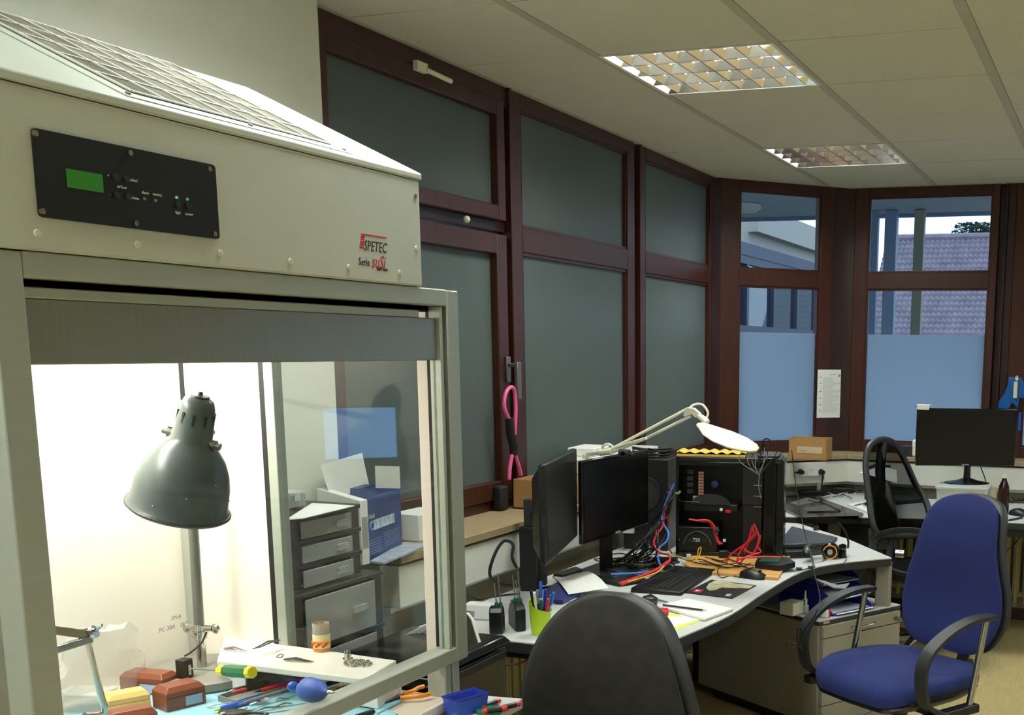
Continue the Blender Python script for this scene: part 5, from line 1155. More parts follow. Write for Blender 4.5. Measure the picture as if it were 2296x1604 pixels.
# notepad, pen, papers
slab('yellow_sheet', 'pale sheet with bright yellow highlighter border on the desk edge', 'paper', [(1490, 1374), (1583, 1386), (1520, 1412), (1470, 1405)], DZ, .001, m_yelpap)
slab('pale_sheet', 'cream sheet lying on the yellow-bordered sheet', 'paper', [(1500, 1381), (1570, 1388), (1512, 1407), (1480, 1400)], DZ+.001, .001, m_paper)
pad = slab('notepad', 'thick white notepad overhanging the desk edge', 'notepad', [(1475, 1358), (1542, 1342), (1644, 1365), (1580, 1388)], DZ+.002, .008, m_paper, bev=.001)
slab('loose_sheets', 'loose white sheets under the notepad', 'paper', [(1560, 1392), (1640, 1372), (1648, 1366), (1600, 1362), (1520, 1380)], DZ+.0005, .0012, m_paper)
pen('ballpoint_pen', 'slim grey pen lying on the notepad', (1486, 1357), (1587, 1370), .0035, m_charc, 'pen', DZ+.015)
pen('silver_pencil', 'slim silver pencil between the phone and the notepad', (1474, 1345), (1498, 1351), .003, m_grey, 'pencil', DZ+.005)
ph = slab('cordless_phone', 'black handset with number keys half hidden by the dark chair', 'phone', [(1440, 1337), (1460, 1331), (1475, 1340), (1472, 1352), (1450, 1352)], DZ, .018, m_black, bev=.004)
W(MB().box(*(lambda p: (p.x-.012, p.x+.012, p.y-.008, p.y+.008))(ZP(1458, 1341, DZ+.02)), DZ+.018, DZ+.0195), 'keypad', m_grey, ph)
rb = ZP(1487, 1378, DZ+.001); cube_thing('red_marker_box', 'red translucent box edge peeking out beside the dark chair', 'box', (rb.x, rb.y, DZ+.002), .035, .05, .016, m_red, .4)
# papers at the left of monitor 2
def curved_sheet(name, label, px, z, lift, m=m_paper):
    P = [ZP(x, y, z) for x, y in px]; mb = MB(); n_ = 8; top_ = []; 
    for i in range(n_+1):
        for j in range(n_+1):
            a, b = i/n_, j/n_; p = (P[0]*(1-a)+P[1]*a)*(1-b)+(P[3]*(1-a)+P[2]*a)*b; top_.append((p.x, p.y, z+lift*math.sin(math.pi*b*.9)*(.4+.6*a)+.001))
    N = (n_+1)**2; fs_ = [(i*(n_+1)+j, (i+1)*(n_+1)+j, (i+1)*(n_+1)+j+1, i*(n_+1)+j+1) for i in range(n_) for j in range(n_)]
    mb.add(top_+[(x, y, zz_-.0008) for x, y, zz_ in top_], fs_+[tuple(N+k for k in f[::-1]) for f in fs_]); return one(mb, name, m, label, 'paper')
slab('blue_binder', 'dark blue binder lying under the loose white papers', 'binder', [(1222, 1322), (1262, 1298), (1300, 1330), (1262, 1346), (1230, 1345)], DZ, .016, mat('navy_binder', (20, 34, 110), .4))
curved_sheet('paper_sheet', 'large curled white sheet lying left of the dark chair back', [(1238, 1290), (1320, 1282), (1365, 1322), (1275, 1335)], DZ+.018, .012)
curved_sheet('paper_sheet', 'white sheet partly under the edge-on monitor', [(1205, 1296), (1300, 1282), (1330, 1300), (1210, 1318)], DZ+.012, .006)
curved_sheet('paper_sheet', 'white sheet between the pen cup and the binder', [(1195, 1345), (1260, 1335), (1300, 1345), (1210, 1362)], DZ+.001, .002)
curved_sheet('paper_sheet', 'white sheet at the foot of the slim monitor', [(1320, 1268), (1400, 1262), (1390, 1290), (1330, 1290)], DZ+.001, .003)
# pen cup
p = ZP(1214, 1428, DZ); 
cupb = ZP(1212, 1422, DZ)
cup = thing('pen_cup', 'lime green slanted pen cup full of pens', 'cup', (cupb.x, cupb.y, DZ+.001))
def cring(r_, z, sl=0., n_=32): return [(r_*math.cos(2*math.pi*k/n_), r_*math.sin(2*math.pi*k/n_), z-sl*math.cos(2*math.pi*k/n_)) for k in range(n_)]
MB().loft([cring(.027, 0), cring(.029, .02), cring(.035, .088, .016), cring(.036, .090, .016), cring(.034, .089, .016), cring(.026, .01), cring(.002, .008)]).build('cup', m_lime, cup)
rr = random.Random(9)
for i, (mc1, mc2, lb, dx_, dy_, ht) in enumerate(((m_white, m_bblue, 'white pen with a tall blue cap in the lime cup', .0, .005, .165), (m_black, m_black, 'black pen leaning left in the lime cup', -.02, .0, .135), (m_black, m_grey, 'second black pen with a clip in the lime cup', -.008, .004, .138),
      (m_bplas, m_bplas, 'blue felt pen in the lime cup', .014, .0, .145), (m_cred, m_cred, 'red pen leaning right in the lime cup', .024, -.008, .118), (m_white, m_teal, 'white pen with a turquoise end in the lime cup', .012, -.018, .115), (m_grn, m_grn, 'green pen in the lime cup', .022, .006, .125), (m_clear, m_bblue, 'clear ballpoint with a blue cap in the lime cup', .03, .004, .135), (m_white, m_white, 'thin white stick in the lime cup', -.008, -.01, .135))):
    a = Vector((cupb.x+dx_*.4, cupb.y+dy_*.4, DZ+.012)); b = Vector((cupb.x+dx_*1.5, cupb.y+dy_*1.4, DZ+ht)); d = b-a
    t = thing('pen', lb, 'pen', M=frameM(a, d, (0, 1, 0)), group='pens in the lime cup'); Qy = Matrix.Rotation(R(90), 4, 'Y'); L_ = d.length
    MB().lathe([(.003, 0), (.0042, .01), (.0042, L_*.66), (.0038, L_*.68)], 12, Qy).build('barrel', mc1, t); MB().lathe([(.0046, L_*.66), (.005, L_*.68), (.005, L_*.98), (.003, L_)], 12, Qy).build('cap', mc2, t)
# two screwdriver racks
def rack(label, pa, pb, wd_, h_, drv):
    A, B = ZP(*pa, DZ), ZP(*pb, DZ); d = B-A; t = thing('screwdriver_rack', label, 'rack', (A.x, A.y, DZ+.001), math.atan2(d.y, d.x), 'black screwdriver racks'); L_ = d.length
    prf = [(0, 0), (wd_, 0), (wd_, h_*.55), (wd_*.82, h_*.86), (wd_*.55, h_), (wd_*.2, h_*.97), (0, h_*.8)]
    MB().prism(prf, 0, L_, frameM((0, 0, 0), (0, 1, 0), (0, 0, 1)) if False else frameM((L_, 0, 0), (0, 1, 0), (0, 0, 1)) @ Matrix.Diagonal((1, 1, -1, 1))).build('rack_body', m_black, t, .004)
    k = MB()
    for i in range(6): k.box(L_*(.1+.15*i), L_*(.16+.15*i), wd_*.5, wd_*.8, h_*.86, h_*.98)
    k.build('size_marks', m_teal, t)
    for i, (f, hh, ln) in enumerate(drv):
        c = wm(t) @ Vector((L_*f, wd_*.45, h_*.9)); s2 = thing('slim_screwdriver', '%s upright slim screwdriver in the %s' % (('first', 'second', 'third')[i], 'narrow left rack' if len(drv) < 3 else 'wide right rack'), 'screwdriver', tuple(c), 0, 'slim screwdrivers in the racks')
        MB().lathe([(.007, -.02), (.008, 0), (.006, .015), (.004, .02)], 12).build('handle', m_teal, s2); MB().tube([(0, 0, .015), (-.012, .01, .015+hh)], .0022, 8).build('blade', m_dull, s2); MB().cyl((0, 0, -.01), (0, 0, .006), .0085, n=10).build('collar', m_black, s2)
rack('narrow black screwdriver rack standing left on the desk corner', (1097, 1424), (1127, 1424), .055, .085, [(.8, .09, 0), (.5, .06, 0)])
rack('wide black screwdriver rack between the narrow rack and the lime cup', (1157, 1418), (1180, 1416), .11, .085, [(.3, .075, 0), (.6, .06, 0), (.8, .09, 0)])
q = ZP(1073, 1392, DZ); wb = cube_thing('white_hardware_box', 'white box with barcode label at the left desk corner', 'box', (q.x+.0, q.y+.03, DZ+.001), .11, .05, .05, m_paper, .15); MB().box(-.045, -.02, -.0258, -.025, .008, .028).build('barcode', m_greyink, wb)
# cables at left
cable('thick_black_cable', 'thick black cable arching up beside the edge-on monitor', [DP(1168, 1315, 3.9), DP(1120, 1311, 3.8), DP(1098, 1288, 3.7), DP(1110, 1242, 3.7), DP(1130, 1214, 3.75), DP(1150, 1222, 3.85), DP(1148, 1250, 3.95), DP(1158, 1272, 4.0)], .0055, m_cable)
cable('thin_black_cable', 'thin black cable along the trunking to the narrow rack', [XP(1045, 1335, -2.03), XP(1075, 1345, -2.03), DP(1110, 1338, 3.7), DP(1165, 1332, 3.85)], .0035, m_cable)
cable('radiator_cable', 'thin cable sagging in front of the left radiator', [DP(1106, 1462, 3.45), DP(1112, 1484, 3.45), DP(1150, 1492, 3.45), DP(1180, 1482, 3.45), DP(1196, 1474, 3.45)], .0025, m_brownc)
# laptop etc.
def lap(label, px, z, th, m, name='laptop'):
    return slab(name, label, 'laptop', px, z, th, m, bev=.003)
P_ = [(1700, 1195), (1800, 1188), (1877, 1207), (1868, 1222), (1768, 1226)]
slab('laptop_dock', 'black dock lying under the closed grey laptop', 'dock', [(1760, 1238), (1818, 1236), (1826, 1224), (1770, 1222)], DZ, .03, m_black, bev=.003)
ltp = slab('laptop', 'closed dark grey laptop stacked behind the computer', 'laptop', [(1740, 1222), (1775, 1180), (1878, 1205), (1866, 1217)], DZ+.032, .018, mat('grey_laptop_lid', (62, 70, 78), .35), bev=.003)
# headset
hp_ = ZP(1862, 1247, DZ); hs_ = thing('headset', 'black headset with orange-ringed ear cups and a microphone boom on the desk', 'headset', (hp_.x, hp_.y, DZ+.001))
fr2 = Vector((.15, -.98, 0)).normalized(); cE = DP(1862, 1237, 4.82); XE = Vector((.98, .15, 0))
EM = frameM(cE, XE, (0, 0, 1))   # z = towards -y? 
if (EM.to_3x3() @ Vector((0, 0, 1))).y > 0: EM = frameM(cE, -XE, (0, 0, 1))
ec = W(MB().lathe([(.001, .018), (.03, .018), (.038, .012), (.040, 0), (.036, -.02), (.001, -.02)], 32, EM), 'ear_cup', m_blackg, hs_)
W(MB().lathe([(.026, .0185), (.031, .0185), (.031, .0205), (.026, .0205)], 32, EM, caps=False), 'orange_ring', m_orange, ec); W(MB().lathe([(.001, .0205), (.011, .0205), (.012, .018)], 20, EM), 'silver_disc', m_alu, ec)
cE2 = DP(1890, 1238, 4.86); EM2 = frameM(cE2, fr2, (0, 0, 1))
ec2 = W(MB().lathe([(.001, .018), (.03, .018), (.036, .0), (.030, -.014), (.001, -.016)], 28, EM2 @ Matrix.Rotation(R(0), 4, 'X')), 'ear_cup', m_blackg, hs_)
W(MB().lathe([(.022, .0185), (.026, .0185), (.026, .0205), (.022, .0205)], 28, EM2, caps=False), 'orange_ring', m_orange, ec2)
W(MB().tube(spl([DP(1850, 1225, 4.85), DP(1820, 1222, 4.8), DP(1808, 1230, 4.75), DP(1812, 1240, 4.72), DP(1840, 1238, 4.75), DP(1848, 1243, 4.8)], 5), .014, 8, flat=.5), 'headband', m_black, hs_)
W(MB().tube(spl([DP(1901, 1230, 4.84), DP(1902, 1215, 4.84), DP(1896, 1195, 4.84), DP(1880, 1173, 4.84)], 5), .0045, 8), 'microphone_boom', m_black, hs_)
cable('headset_cable', 'thin black cable hanging from the headset over the desk edge', [DP(1896, 1240, 4.8), DP(1897, 1255, 4.75), DP(1892, 1263, 4.72)], .0018, m_cable)
cable('usb_cable', 'black cable with ferrite beads running to the right of the hard drive', [ZP(1720, 1279, DZ+.005), ZP(1770, 1282, DZ+.005), ZP(1800, 1278, DZ+.005), ZP(1822, 1272, DZ+.005), ZP(1812, 1270, DZ+.005)], .0022, m_cable)
for i, q in enumerate(((1791, 1276), (1818, 1273))): p = ZP(*q, DZ+.007); one(MB().cyl(p-Vector((.012, 0, 0)), p+Vector((.012, .006, 0)), .006, n=10), 'ferrite_bead', m_black, ('left', 'right')[i]+' black ferrite bead on the desk cable', 'bead', 'ferrite beads')
cable('hanging_cable', 'thin black cable stretched diagonally from the tower top past the laptop', [DP(1775, 1010, 4.85), DP(1782, 1070, 4.83), DP(1790, 1120, 4.8), DP(1803, 1190, 4.7), DP(1818, 1240, 4.6), DP(1827, 1273, 4.52)], .0022, m_cable)
hb = slab('hard_drive', 'bare hard drive with green circuit board beside the computer', 'hard drive', [(1693, 1263), (1699, 1250), (1766, 1249), (1783, 1261), (1747, 1269)], DZ+.012, .022, m_black, bev=.0006)
flat([(1702, 1259), (1706, 1252), (1752, 1251), (1745, 1260)], DZ+.0342, m_pcb, 'circuit_board', hb)
# cables: random tangle behind monitor 2 and left of the computer
rr = random.Random(21)
def rc(px, py, d, j=6): return DP(px+rr.uniform(-j, j), py+rr.uniform(-j, j), d+rr.uniform(-.06, .06))
for k in range(15):
    pts = [rc(1500+rr.uniform(-14, 10), 1080+rr.uniform(0, 40), 4.55), rc(1495, 1140, 4.52, 12), rc(1475, 1190, 4.5, 20), rc(1440+rr.uniform(-20, 30), 1230, 4.42, 12), ZP(1400+rr.uniform(-30, 60), 1262+rr.uniform(-8, 8), DZ+.006), ZP(1370+rr.uniform(-20, 60), 1270+rr.uniform(-10, 8), DZ+.006)]
    cable('black_cable', 'black cable in the tangle falling behind the slim monitor', pts, rr.uniform(.0025, .0038), m_cable, 'tangled black cables behind the slim monitor')
for k in range(12):
    cx_, cy3 = rr.uniform(1375, 1500), rr.uniform(1250, 1278); pts = []
    for a in range(9): pts.append(ZP(cx_+rr.uniform(18, 50)*math.cos(a*.9), cy3+rr.uniform(4, 12)*math.sin(a*.9), DZ+.004+rr.uniform(0, .03)))
    cable('coiled_black_cable', 'black cable coiled on the desk below the slim monitor', pts, rr.uniform(.002, .0035), m_cable if k % 4 else m_cgrey, 'coils of cable on the desk')
def pc_(name, label, pts, r_, m, d, **k): return cable(name, label, [DP(x, y, dd) for (x, y), dd in zip(pts, d)], r_, m, **k)
pc_('blue_cable', 'bright blue cable winding down left of the computer', [(1512, 1085), (1492, 1130), (1484, 1165), (1498, 1195), (1494, 1215), (1478, 1230), (1476, 1255), (1482, 1275), (1460, 1283), (1420, 1286), (1370, 1288)], .0042, m_cblue, [4.5, 4.5, 4.48, 4.45, 4.42, 4.4, 4.36, 4.25, 4.2, 4.18, 4.17])
pc_('red_cable', 'dark red cable falling beside the blue cable', [(1506, 1100), (1490, 1150), (1486, 1180), (1472, 1200), (1466, 1220), (1480, 1240), (1500, 1245), (1500, 1262), (1480, 1275), (1440, 1295), (1392, 1312)], .0038, m_cred, [4.5, 4.5, 4.45, 4.42, 4.4, 4.35, 4.3, 4.25, 4.2, 4.13, 4.05])
pc_('red_ribbon', 'flat red ribbon cable lying left of the keyboard', [(1500, 1258), (1470, 1278), (1430, 1294), (1390, 1308)], .009, m_cred, [4.25, 4.18, 4.12, 4.06], flat=.3)
pc_('yellow_cable', 'yellow cable beside the red ribbon', [(1495, 1262), (1475, 1283), (1440, 1296), (1408, 1305)], .003, m_cyel, [4.24, 4.16, 4.1, 4.06])
pc_('yellow_cable', 'thin yellow cable looping at the computer base', [(1472, 1190), (1470, 1215), (1480, 1235), (1502, 1246), (1530, 1250), (1560, 1256), (1566, 1232), (1572, 1230), (1566, 1250), (1552, 1262)], .0018, m_cyel, [4.45, 4.42, 4.38, 4.35, 4.33, 4.32, 4.34, 4.34, 4.32, 4.3])
pc_('brown_cable', 'brown cable falling close to the computer back', [(1510, 1110), (1500, 1170), (1498, 1220), (1506, 1240)], .003, m_brownc, [4.55, 4.5, 4.45, 4.4])
G2 = 'red flat data cables at the computer'
RC = [([(1545, 1165), (1575, 1170), (1590, 1172), (1602, 1192), (1612, 1215), (1620, 1220)], 4.5), ([(1560, 1168), (1588, 1168), (1604, 1185), (1608, 1200), (1600, 1182), (1606, 1210), (1614, 1222)], 4.49),
      ([(1692, 1180), (1696, 1195), (1680, 1215), (1650, 1235), (1634, 1250), (1627, 1264)], 4.5), ([(1686, 1185), (1690, 1200), (1668, 1225), (1656, 1245), (1652, 1265)], 4.48), ([(1690, 1175), (1702, 1205), (1698, 1225), (1706, 1238), (1690, 1244), (1672, 1250), (1660, 1262)], 4.47),
      ([(1705, 1200), (1700, 1220), (1690, 1240), (1676, 1238), (1668, 1230)], 4.47), ([(1752, 1250), (1715, 1249), (1690, 1250), (1665, 1252), (1650, 1260)], 4.40), ([(1688, 1180), (1678, 1215), (1668, 1240)], 4.49)]
for i, (pts, d) in enumerate(RC):
    pc_('red_data_cable', ['red flat cable bundle over the power supply', 'red flat cable tied over the power supply, second strand', 'red flat cable running down to the wooden board', 'red flat cable beside the longest one', 'red flat cable looping right at the drive cage', 'short red cable loop by the front bezel', 'red cable lying level across to the hard drive', 'short straight red cable in front of the drive cage'][i], pts, .0052, m_cred, [d-.0*k for k in range(len(pts))], group=G2, flat=.75)
one(MB().tube([DP(1603, 1190, 4.48), DP(1612, 1187, 4.48)], .010, 10), 'cable_tie', m_black, 'black tie around the red cables', 'tie')
for i in range(7):
    a = [(1540+i*14, 1250+(i % 3)*5), (1560+i*16, 1262-(i % 2)*6), (1600+i*15, 1268+(i % 3)*3), (1650+i*8, 1264+(i % 2)*8)]
    cable('black_cable', 'thin dark cable lying across the wooden board', [ZP(x, y, DZ+.018) for x, y in a], .0022, m_cable if i % 3 else m_brownc, 'dark cables on the wooden board')
for i in range(6):
    a = [(1690+i*6, 1000+i), (1676+i*9, 1030+i*2), (1688+i*4, 1055), (1703, 1065), (1700+(i-3)*14, 1035), (1712+(i-3)*16, 1012)]
    cable('black_cable', 'thin cable tangle hanging over the top front of the computer', [DP(x, y, 4.58) for x, y in a], .0018, m_cable if i % 2 else m_cgrey, 'cables hanging over the computer top')
cable('black_cable', 'thin cable dangling down the front of the computer', [DP(1703, 1065, 4.57), DP(1701, 1090, 4.57), DP(1706, 1118, 4.57)], .0015, m_cgrey)
slab('small_circuit_board', 'small green circuit board at the foot of the slim monitor', 'circuit board', [(1362, 1290), (1380, 1276), (1398, 1280), (1390, 1289)], DZ+.003, .01, m_pcb)
slab('flat_black_case', 'flat black case lying left of the keyboard', 'case', [(1345, 1300), (1352, 1288), (1420, 1286), (1452, 1300), (1390, 1310)], DZ, .012, m_black, bev=.002)
slab('flat_black_case', 'flat black device behind the keyboard under the cables', 'case', [(1440, 1262), (1450, 1248), (1520, 1250), (1500, 1268)], DZ, .02, m_black, bev=.002)
slab('power_strip', 'black power strip lying behind the edge-on monitor', 'power strip', [(1240, 1286), (1290, 1270), (1308, 1276), (1262, 1290)], DZ+.001, .03, m_black, bev=.004)
for i, q in enumerate(((1544, 1245), (1532, 1262))): p = ZP(*q, DZ+.03); cube_thing('white_connector', ('large', 'tiny')[i]+' white plug lying at the computer base', 'plug', (p.x, p.y, DZ+.02), .018 if i == 0 else .01, .012, .014, m_white, .6, 'white plugs', .001)
cube_thing('adapter_plug', 'black adapter plug lying on the board before the power supply', 'adapter', tuple(ZP(1622, 1250, DZ+.014)), .04, .03, .03, m_black, .4)
hk = one(MB().box(*(lambda p: (p.x-.02, p.x+.03, p.y, p.y+.02))(XP(1405, 1235, -1.98)), .80, .90), 'white_adapter', m_white, 'white power adapter hanging behind the slim monitor', 'adapter', bev=.004)
# ================================================================== ON DESK 2
pn = slab('display_panel', 'bare black display panel lying flat on the left end of the far desk', 'panel', [(1755, 1138), (1758, 1112), (1815, 1108), (1936, 1151), (1925, 1157), (1800, 1160)], DZ, .016, m_blackg, bev=.002)
flat([(1800, 1140), (1850, 1132), (1895, 1146), (1810, 1150)], DZ+.0165, m_dull, 'metal_plate', pn); flat([(1770, 1128), (1810, 1116), (1840, 1124), (1790, 1134)], DZ+.0165, m_alup, 'metal_plate', pn)
W(MB().tube(spl([ZP(1812, 1122, DZ+.02), ZP(1830, 1126, DZ+.03), ZP(1850, 1130, DZ+.02), ZP(1872, 1140, DZ+.02), ZP(1880, 1146, DZ+.02), ZP(1810, 1148, DZ+.02)], 4), .003, 6), 'flat_cable', m_black, pn)
for i, q in enumerate(((1834, 1154), (1865, 1152), (1895, 1151), (1889, 1140), (1850, 1130))): p = ZP(*q, DZ+.018); W(MB().sph(tuple(p), (.004, .004, .002), 8, 6), 'screw_head', m_steel, pn)
nb_ = slab('white_notebook', 'white notebook on the far desk beside the display panel', 'notebook', [(1898, 1130), (1932, 1125), (1975, 1124), (1975, 1142), (1948, 1149)], DZ, .012, m_paper, bev=.001)
slab('smartphone', 'black smartphone lying on the white notebook', 'phone', [(1934, 1128), (1952, 1125), (1970, 1136), (1952, 1139)], DZ+.0125, .008, m_blackg, bev=.002)
pen('dark_pen', 'dark pen lying on the white notebook', (1916, 1134), (1933, 1130), .003, m_charc, 'pen', DZ+.017)
q = ZP(1790, 1112, DZ); cube_thing('black_hub', 'black multi-plug block at the back of the far desk', 'adapter', (q.x+.07, q.y+.05, DZ+.001), .16, .09, .03, m_black, .5)
q = ZP(1890, 1108, DZ); cube_thing('power_brick', 'black power brick behind the notebook on the far desk', 'adapter', (q.x, q.y, DZ+.001), .13, .07, .04, m_black, .2)
q = ZP(1950, 1122, DZ); sm = cube_thing('small_computer', 'black upright mini computer behind the mesh chair', 'computer', (q.x+.02, q.y+.12, DZ+.001), .11, .22, .19, m_black)
curved_sheet('paper_sheet', 'white sheet draped over the black mini computer', [(1925, 1060), (1962, 1050), (2010, 1056), (2012, 1086)], DZ+.196, .01)
slab('keyboard_dock', 'flat grey tablet keyboard seen through the mesh chair', 'keyboard', [(1998, 1106), (2040, 1106), (2070, 1120), (2010, 1125)], DZ, .02, m_charc)
bt = ZP(2248, 1152, DZ); bo = thing('brown_bottle', 'brown glass bottle with a white cap on the far desk', 'bottle', (bt.x, bt.y, DZ+.001))
MB().lathe([(.028, 0), (.031, .004), (.031, .125), (.028, .150), (.013, .185), (.012, .205)], 28).build('glass_body', m_amber, bo); MB().lathe([(.0135, .195), (.0135, .213), (.002, .214)], 20).build('cap', m_white, bo); MB().lathe([(.0315, .003), (.0318, .045), (.0315, .045)], 28, caps=False).build('faded_label', m_charc, bo)
q = ZP(2285, 1158, DZ); mouse('black computer mouse at the right photo edge on the far desk', (q.x, q.y+.03, DZ+.001), R(60), 1.1)
pen('black_pen', 'black pen lying before the mouse on the far desk', (2262, 1167), (2296, 1160), .005, m_black, 'pen', DZ+.006)
q = ZP(2222, 1128, DZ); cu2 = thing('beige_cup', 'beige paper cup between the storage box and the brown bottle', 'cup', (q.x, q.y+.02, DZ+.001)); MB().lathe([(.026, 0), (.032, .085), (.034, .088), (.031, .088), (.025, .004), (.002, .004)], 28).build('cup', mat('beige_card', (200, 186, 150), .7), cu2)
rr = random.Random(33)
for k in range(9):
    x0_ = rr.uniform(1800, 1900); y0_ = rr.uniform(1098, 1112)
    cable('black_cable', 'black cable curling on the far desk left of the mini computer', [ZP(x0_+i*rr.uniform(12, 24), y0_+rr.uniform(-6, 8), DZ+.005+rr.uniform(0, .012)) for i in range(5)], .0028, m_cable if k % 3 else m_white, 'cables on the far desk')
for k in range(4):
    cable('black_cable', 'black cable curling on the far desk behind the mouse', [ZP(2256+i*12+rr.uniform(-3, 3), 1118+rr.uniform(-8, 10), DZ+.005+rr.uniform(0, .012)) for i in range(5)], .0028, m_cable, 'cables near the brown bottle')
cable('monitor_cable', 'black cable dropping from the wide monitor to the desk', [DP(2199, 1048, 6.3), DP(2208, 1072, 6.35), DP(2216, 1098, 6.4)], .003, m_cable)
cable('floor_cable', 'long thin cable running diagonally before the far radiator', [DP(2296, 1195, 6.2), DP(2270, 1225, 6.2), DP(2238, 1250, 6.2), DP(2200, 1275, 6.2)], .0025, m_cable)
# wire holder under desk 2
hk2 = one(MB().tube(spl([ZP(1835, 1175, .66), ZP(1838, 1190, .62), DP(1832, 1182, 5.6), DP(1828, 1185, 5.6)], 4), .011, 8), 'cable_bundle', m_cable, 'dark cable bundle hanging under the far desk', 'cable')
# ================================================================== BEHIND THE GLASS, LEFT WALL
def drawers(label, A, rz_, w_, d_, h_, n_, m):
    t = thing('drawer_tower', label, 'drawers', A, rz_, 'plastic drawer towers')
    fr_ = MB(); e = .012; fr_.box(0, e, 0, d_, 0, h_).box(w_-e, w_, 0, d_, 0, h_).box(0, w_, d_-e, d_, 0, h_)
    for k in range(n_+1): fr_.box(-.004, w_+.004, -.004, d_, h_*k/n_-.006 if k else 0, h_*k/n_+.006)
    fr_.box(e, e+.035, -.002, .004, 0, h_).box(w_-e-.035, w_-e, -.002, .004, 0, h_)
    fr_.build('frame', mat('black_brown_frame', (46, 42, 38), .45), t, .002)
    for k in range(n_):
        dr = MB().box(e+.035, w_-e-.035, -.012, -.008, h_*k/n_+.010, h_*(k+1)/n_-.010).box(e+.003, w_-e-.003, .005, d_*.9, h_*k/n_+.008, h_*k/n_+.012).build('drawer', m, t, .002)
        MB().box(w_*.25, w_*.6, .03, .10, h_*k/n_+.013, h_*k/n_+.013+h_/n_*.55).build('contents', (m_rblue, m_grey, m_bplas, m_card)[k % 4], dr)
        MB().box(w_*.6, w_*.75, -.02, -.012, h_*(k+.5)/n_-.008, h_*(k+.5)/n_+.008).build('catch', m_clear, dr)
    return t
m_smoke = clear_glass('smoky_drawer_plastic', (.55, .54, .50), .8, .30)
# unit A : front faces the camera side; top at z about 1.12
A0 = (-2.225, 2.40, .90)
TL_, TR_ = YP(640, 1160, 2.42), YP(797, 1140, 2.46)
wA = .27
drawers('upper brown-framed drawer tower with clear drawers behind the cabinet glass', (-1.995, 2.345, .955), R(90), .30, .235, .195, 3, m_smoke)
drawers('lower black drawer tower with milky drawers behind the cabinet glass', (-1.965, 2.31, .50), R(90), .385, .265, .452, 3, m_smoke)
one(MB().box(-2.235, -1.96, 2.31, 2.70, .0, .492), 'black_base_crate', m_black, 'black crate carrying the two drawer towers', 'crate', bev=.006)
slab('printed_sheet', 'printed sheet lying on the upper drawer tower', 'paper', [(642, 1165), (700, 1128), (795, 1134), (680, 1162)], 1.158, .002, m_paper)
q = ZP(665, 1140, 1.161); gbx = thing('grey_lidded_box', 'small grey box with a clear lid on the upper drawer tower', 'box', (q.x, q.y, 1.161), R(90)); MB().box(-.04, .04, 0, .06, 0, .035).build('body', m_grey, gbx, .003); MB().box(-.043, .043, -.003, .063, .035, .043).box(-.012, .012, -.006, -.003, .02, .04).build('lid', m_clear, gbx, .002)
# white magazine file and blue disk carton on the sill
SZ = .963
A, B = XP(745, 1240, -2.10), XP(825, 1262, -2.06)
mf = thing('magazine_file', 'white cardboard magazine file standing in front of the blue carton', 'file', (-2.16, 2.80, .93-.0), R(50))
mf.matrix_basis = Matrix.Translation((-2.215, 2.745, .9630)) @ Matrix.Rotation(R(-8), 4, 'Z')
MB().prism([(0, 0), (.17, 0), (.17, .19), (.0, .215)], 0, .03, frameM((0, .03, 0), (1, 0, 0), (0, 0, 1))).build('body', m_white, mf, .002)
MB().box(.1705, .1712, .004, .026, .05, .14).build('spine_print', m_greyink, mf)
BCa, BCb = ZP(822, 1260, SZ), ZP(902, 1225, SZ)
dB = BCb-BCa; 
bc = thing('blue_carton', 'open dark blue hard disk carton with white flaps on the sill behind the cabinet glass', 'box', (BCa.x, BCa.y, SZ), math.atan2(dB.y, dB.x)); wB = dB.length; dpt = .10; hB_ = .185
m_bcart = mat('blue_carton_print', (40, 62, 120), .4, noise=.35, nscale=14)
for q in ((0, wB, 0, .003), (0, wB, dpt-.003, dpt), (0, .003, 0, dpt), (wB-.003, wB, 0, dpt)): MB().box(*q, 0, hB_).build('side_wall', m_bcart, bc)
MB().box(0, wB, 0, dpt, 0, .003).build('bottom', m_bcart, bc)
MB().add([(0, dpt, hB_), (wB, dpt, hB_), (wB*1.0, dpt+.02, hB_+.11), (-.02, dpt+.02, hB_+.10), (0, dpt+.002, hB_), (wB, dpt+.002, hB_), (wB, dpt+.022, hB_+.11), (-.02, dpt+.022, hB_+.10)], [(0, 1, 2, 3), (7, 6, 5, 4), (0, 3, 7, 4), (1, 5, 6, 2), (2, 6, 7, 3)]).build('white_flap', m_white, bc)
MB().box(wB, wB+.002, .0, dpt*.8, hB_, hB_+.07).build('white_flap', m_white, bc)
MB().box(.02, wB*.45, .02, .05, hB_-.05, hB_+.03).build('dark_sleeve', m_bcart, bc)
BM = frameM((0, -.0012, 0), (1, 0, 0), (0, 0, 1)); txt('My Book', .022, m_yelpap if False else mat('pale_green_print', (190, 206, 170), .5), bc, BM @ Matrix.Translation((.004, hB_*.66, 0)), sx=.8)
MB().tube([(.045+.012*math.cos(R(a)), -.001, .10+.012*math.sin(R(a))) for a in range(30, 330, 20)], .003, 6).build('printed_ring', mat('light_blue_print', (90, 150, 210), .5), bc)
MB().box(.06, wB*.8, -.001, 0, .085, .115).build('printed_photo', mat('snow_print', (170, 190, 205), .5, noise=.5, nscale=60), bc); 
ln = MB()
for k in range(6): ln.box(.006, wB*.4, -.001, 0, .055-k*.008, .0575-k*.008).box(wB*.5, wB*.95, -.001, 0, .062-k*.008, .0645-k*.008)
ln.build('printed_lines', mat('blue_grey_print', (104, 124, 170), .5), bc)
slab('catalogue', 'glossy catalogue lying on the sill before the blue carton', 'magazine', [(830, 1258), (905, 1216), (968, 1218), (860, 1262)], SZ, .006, mat('glossy_print', (170, 180, 196), .3, noise=.3, nscale=30))
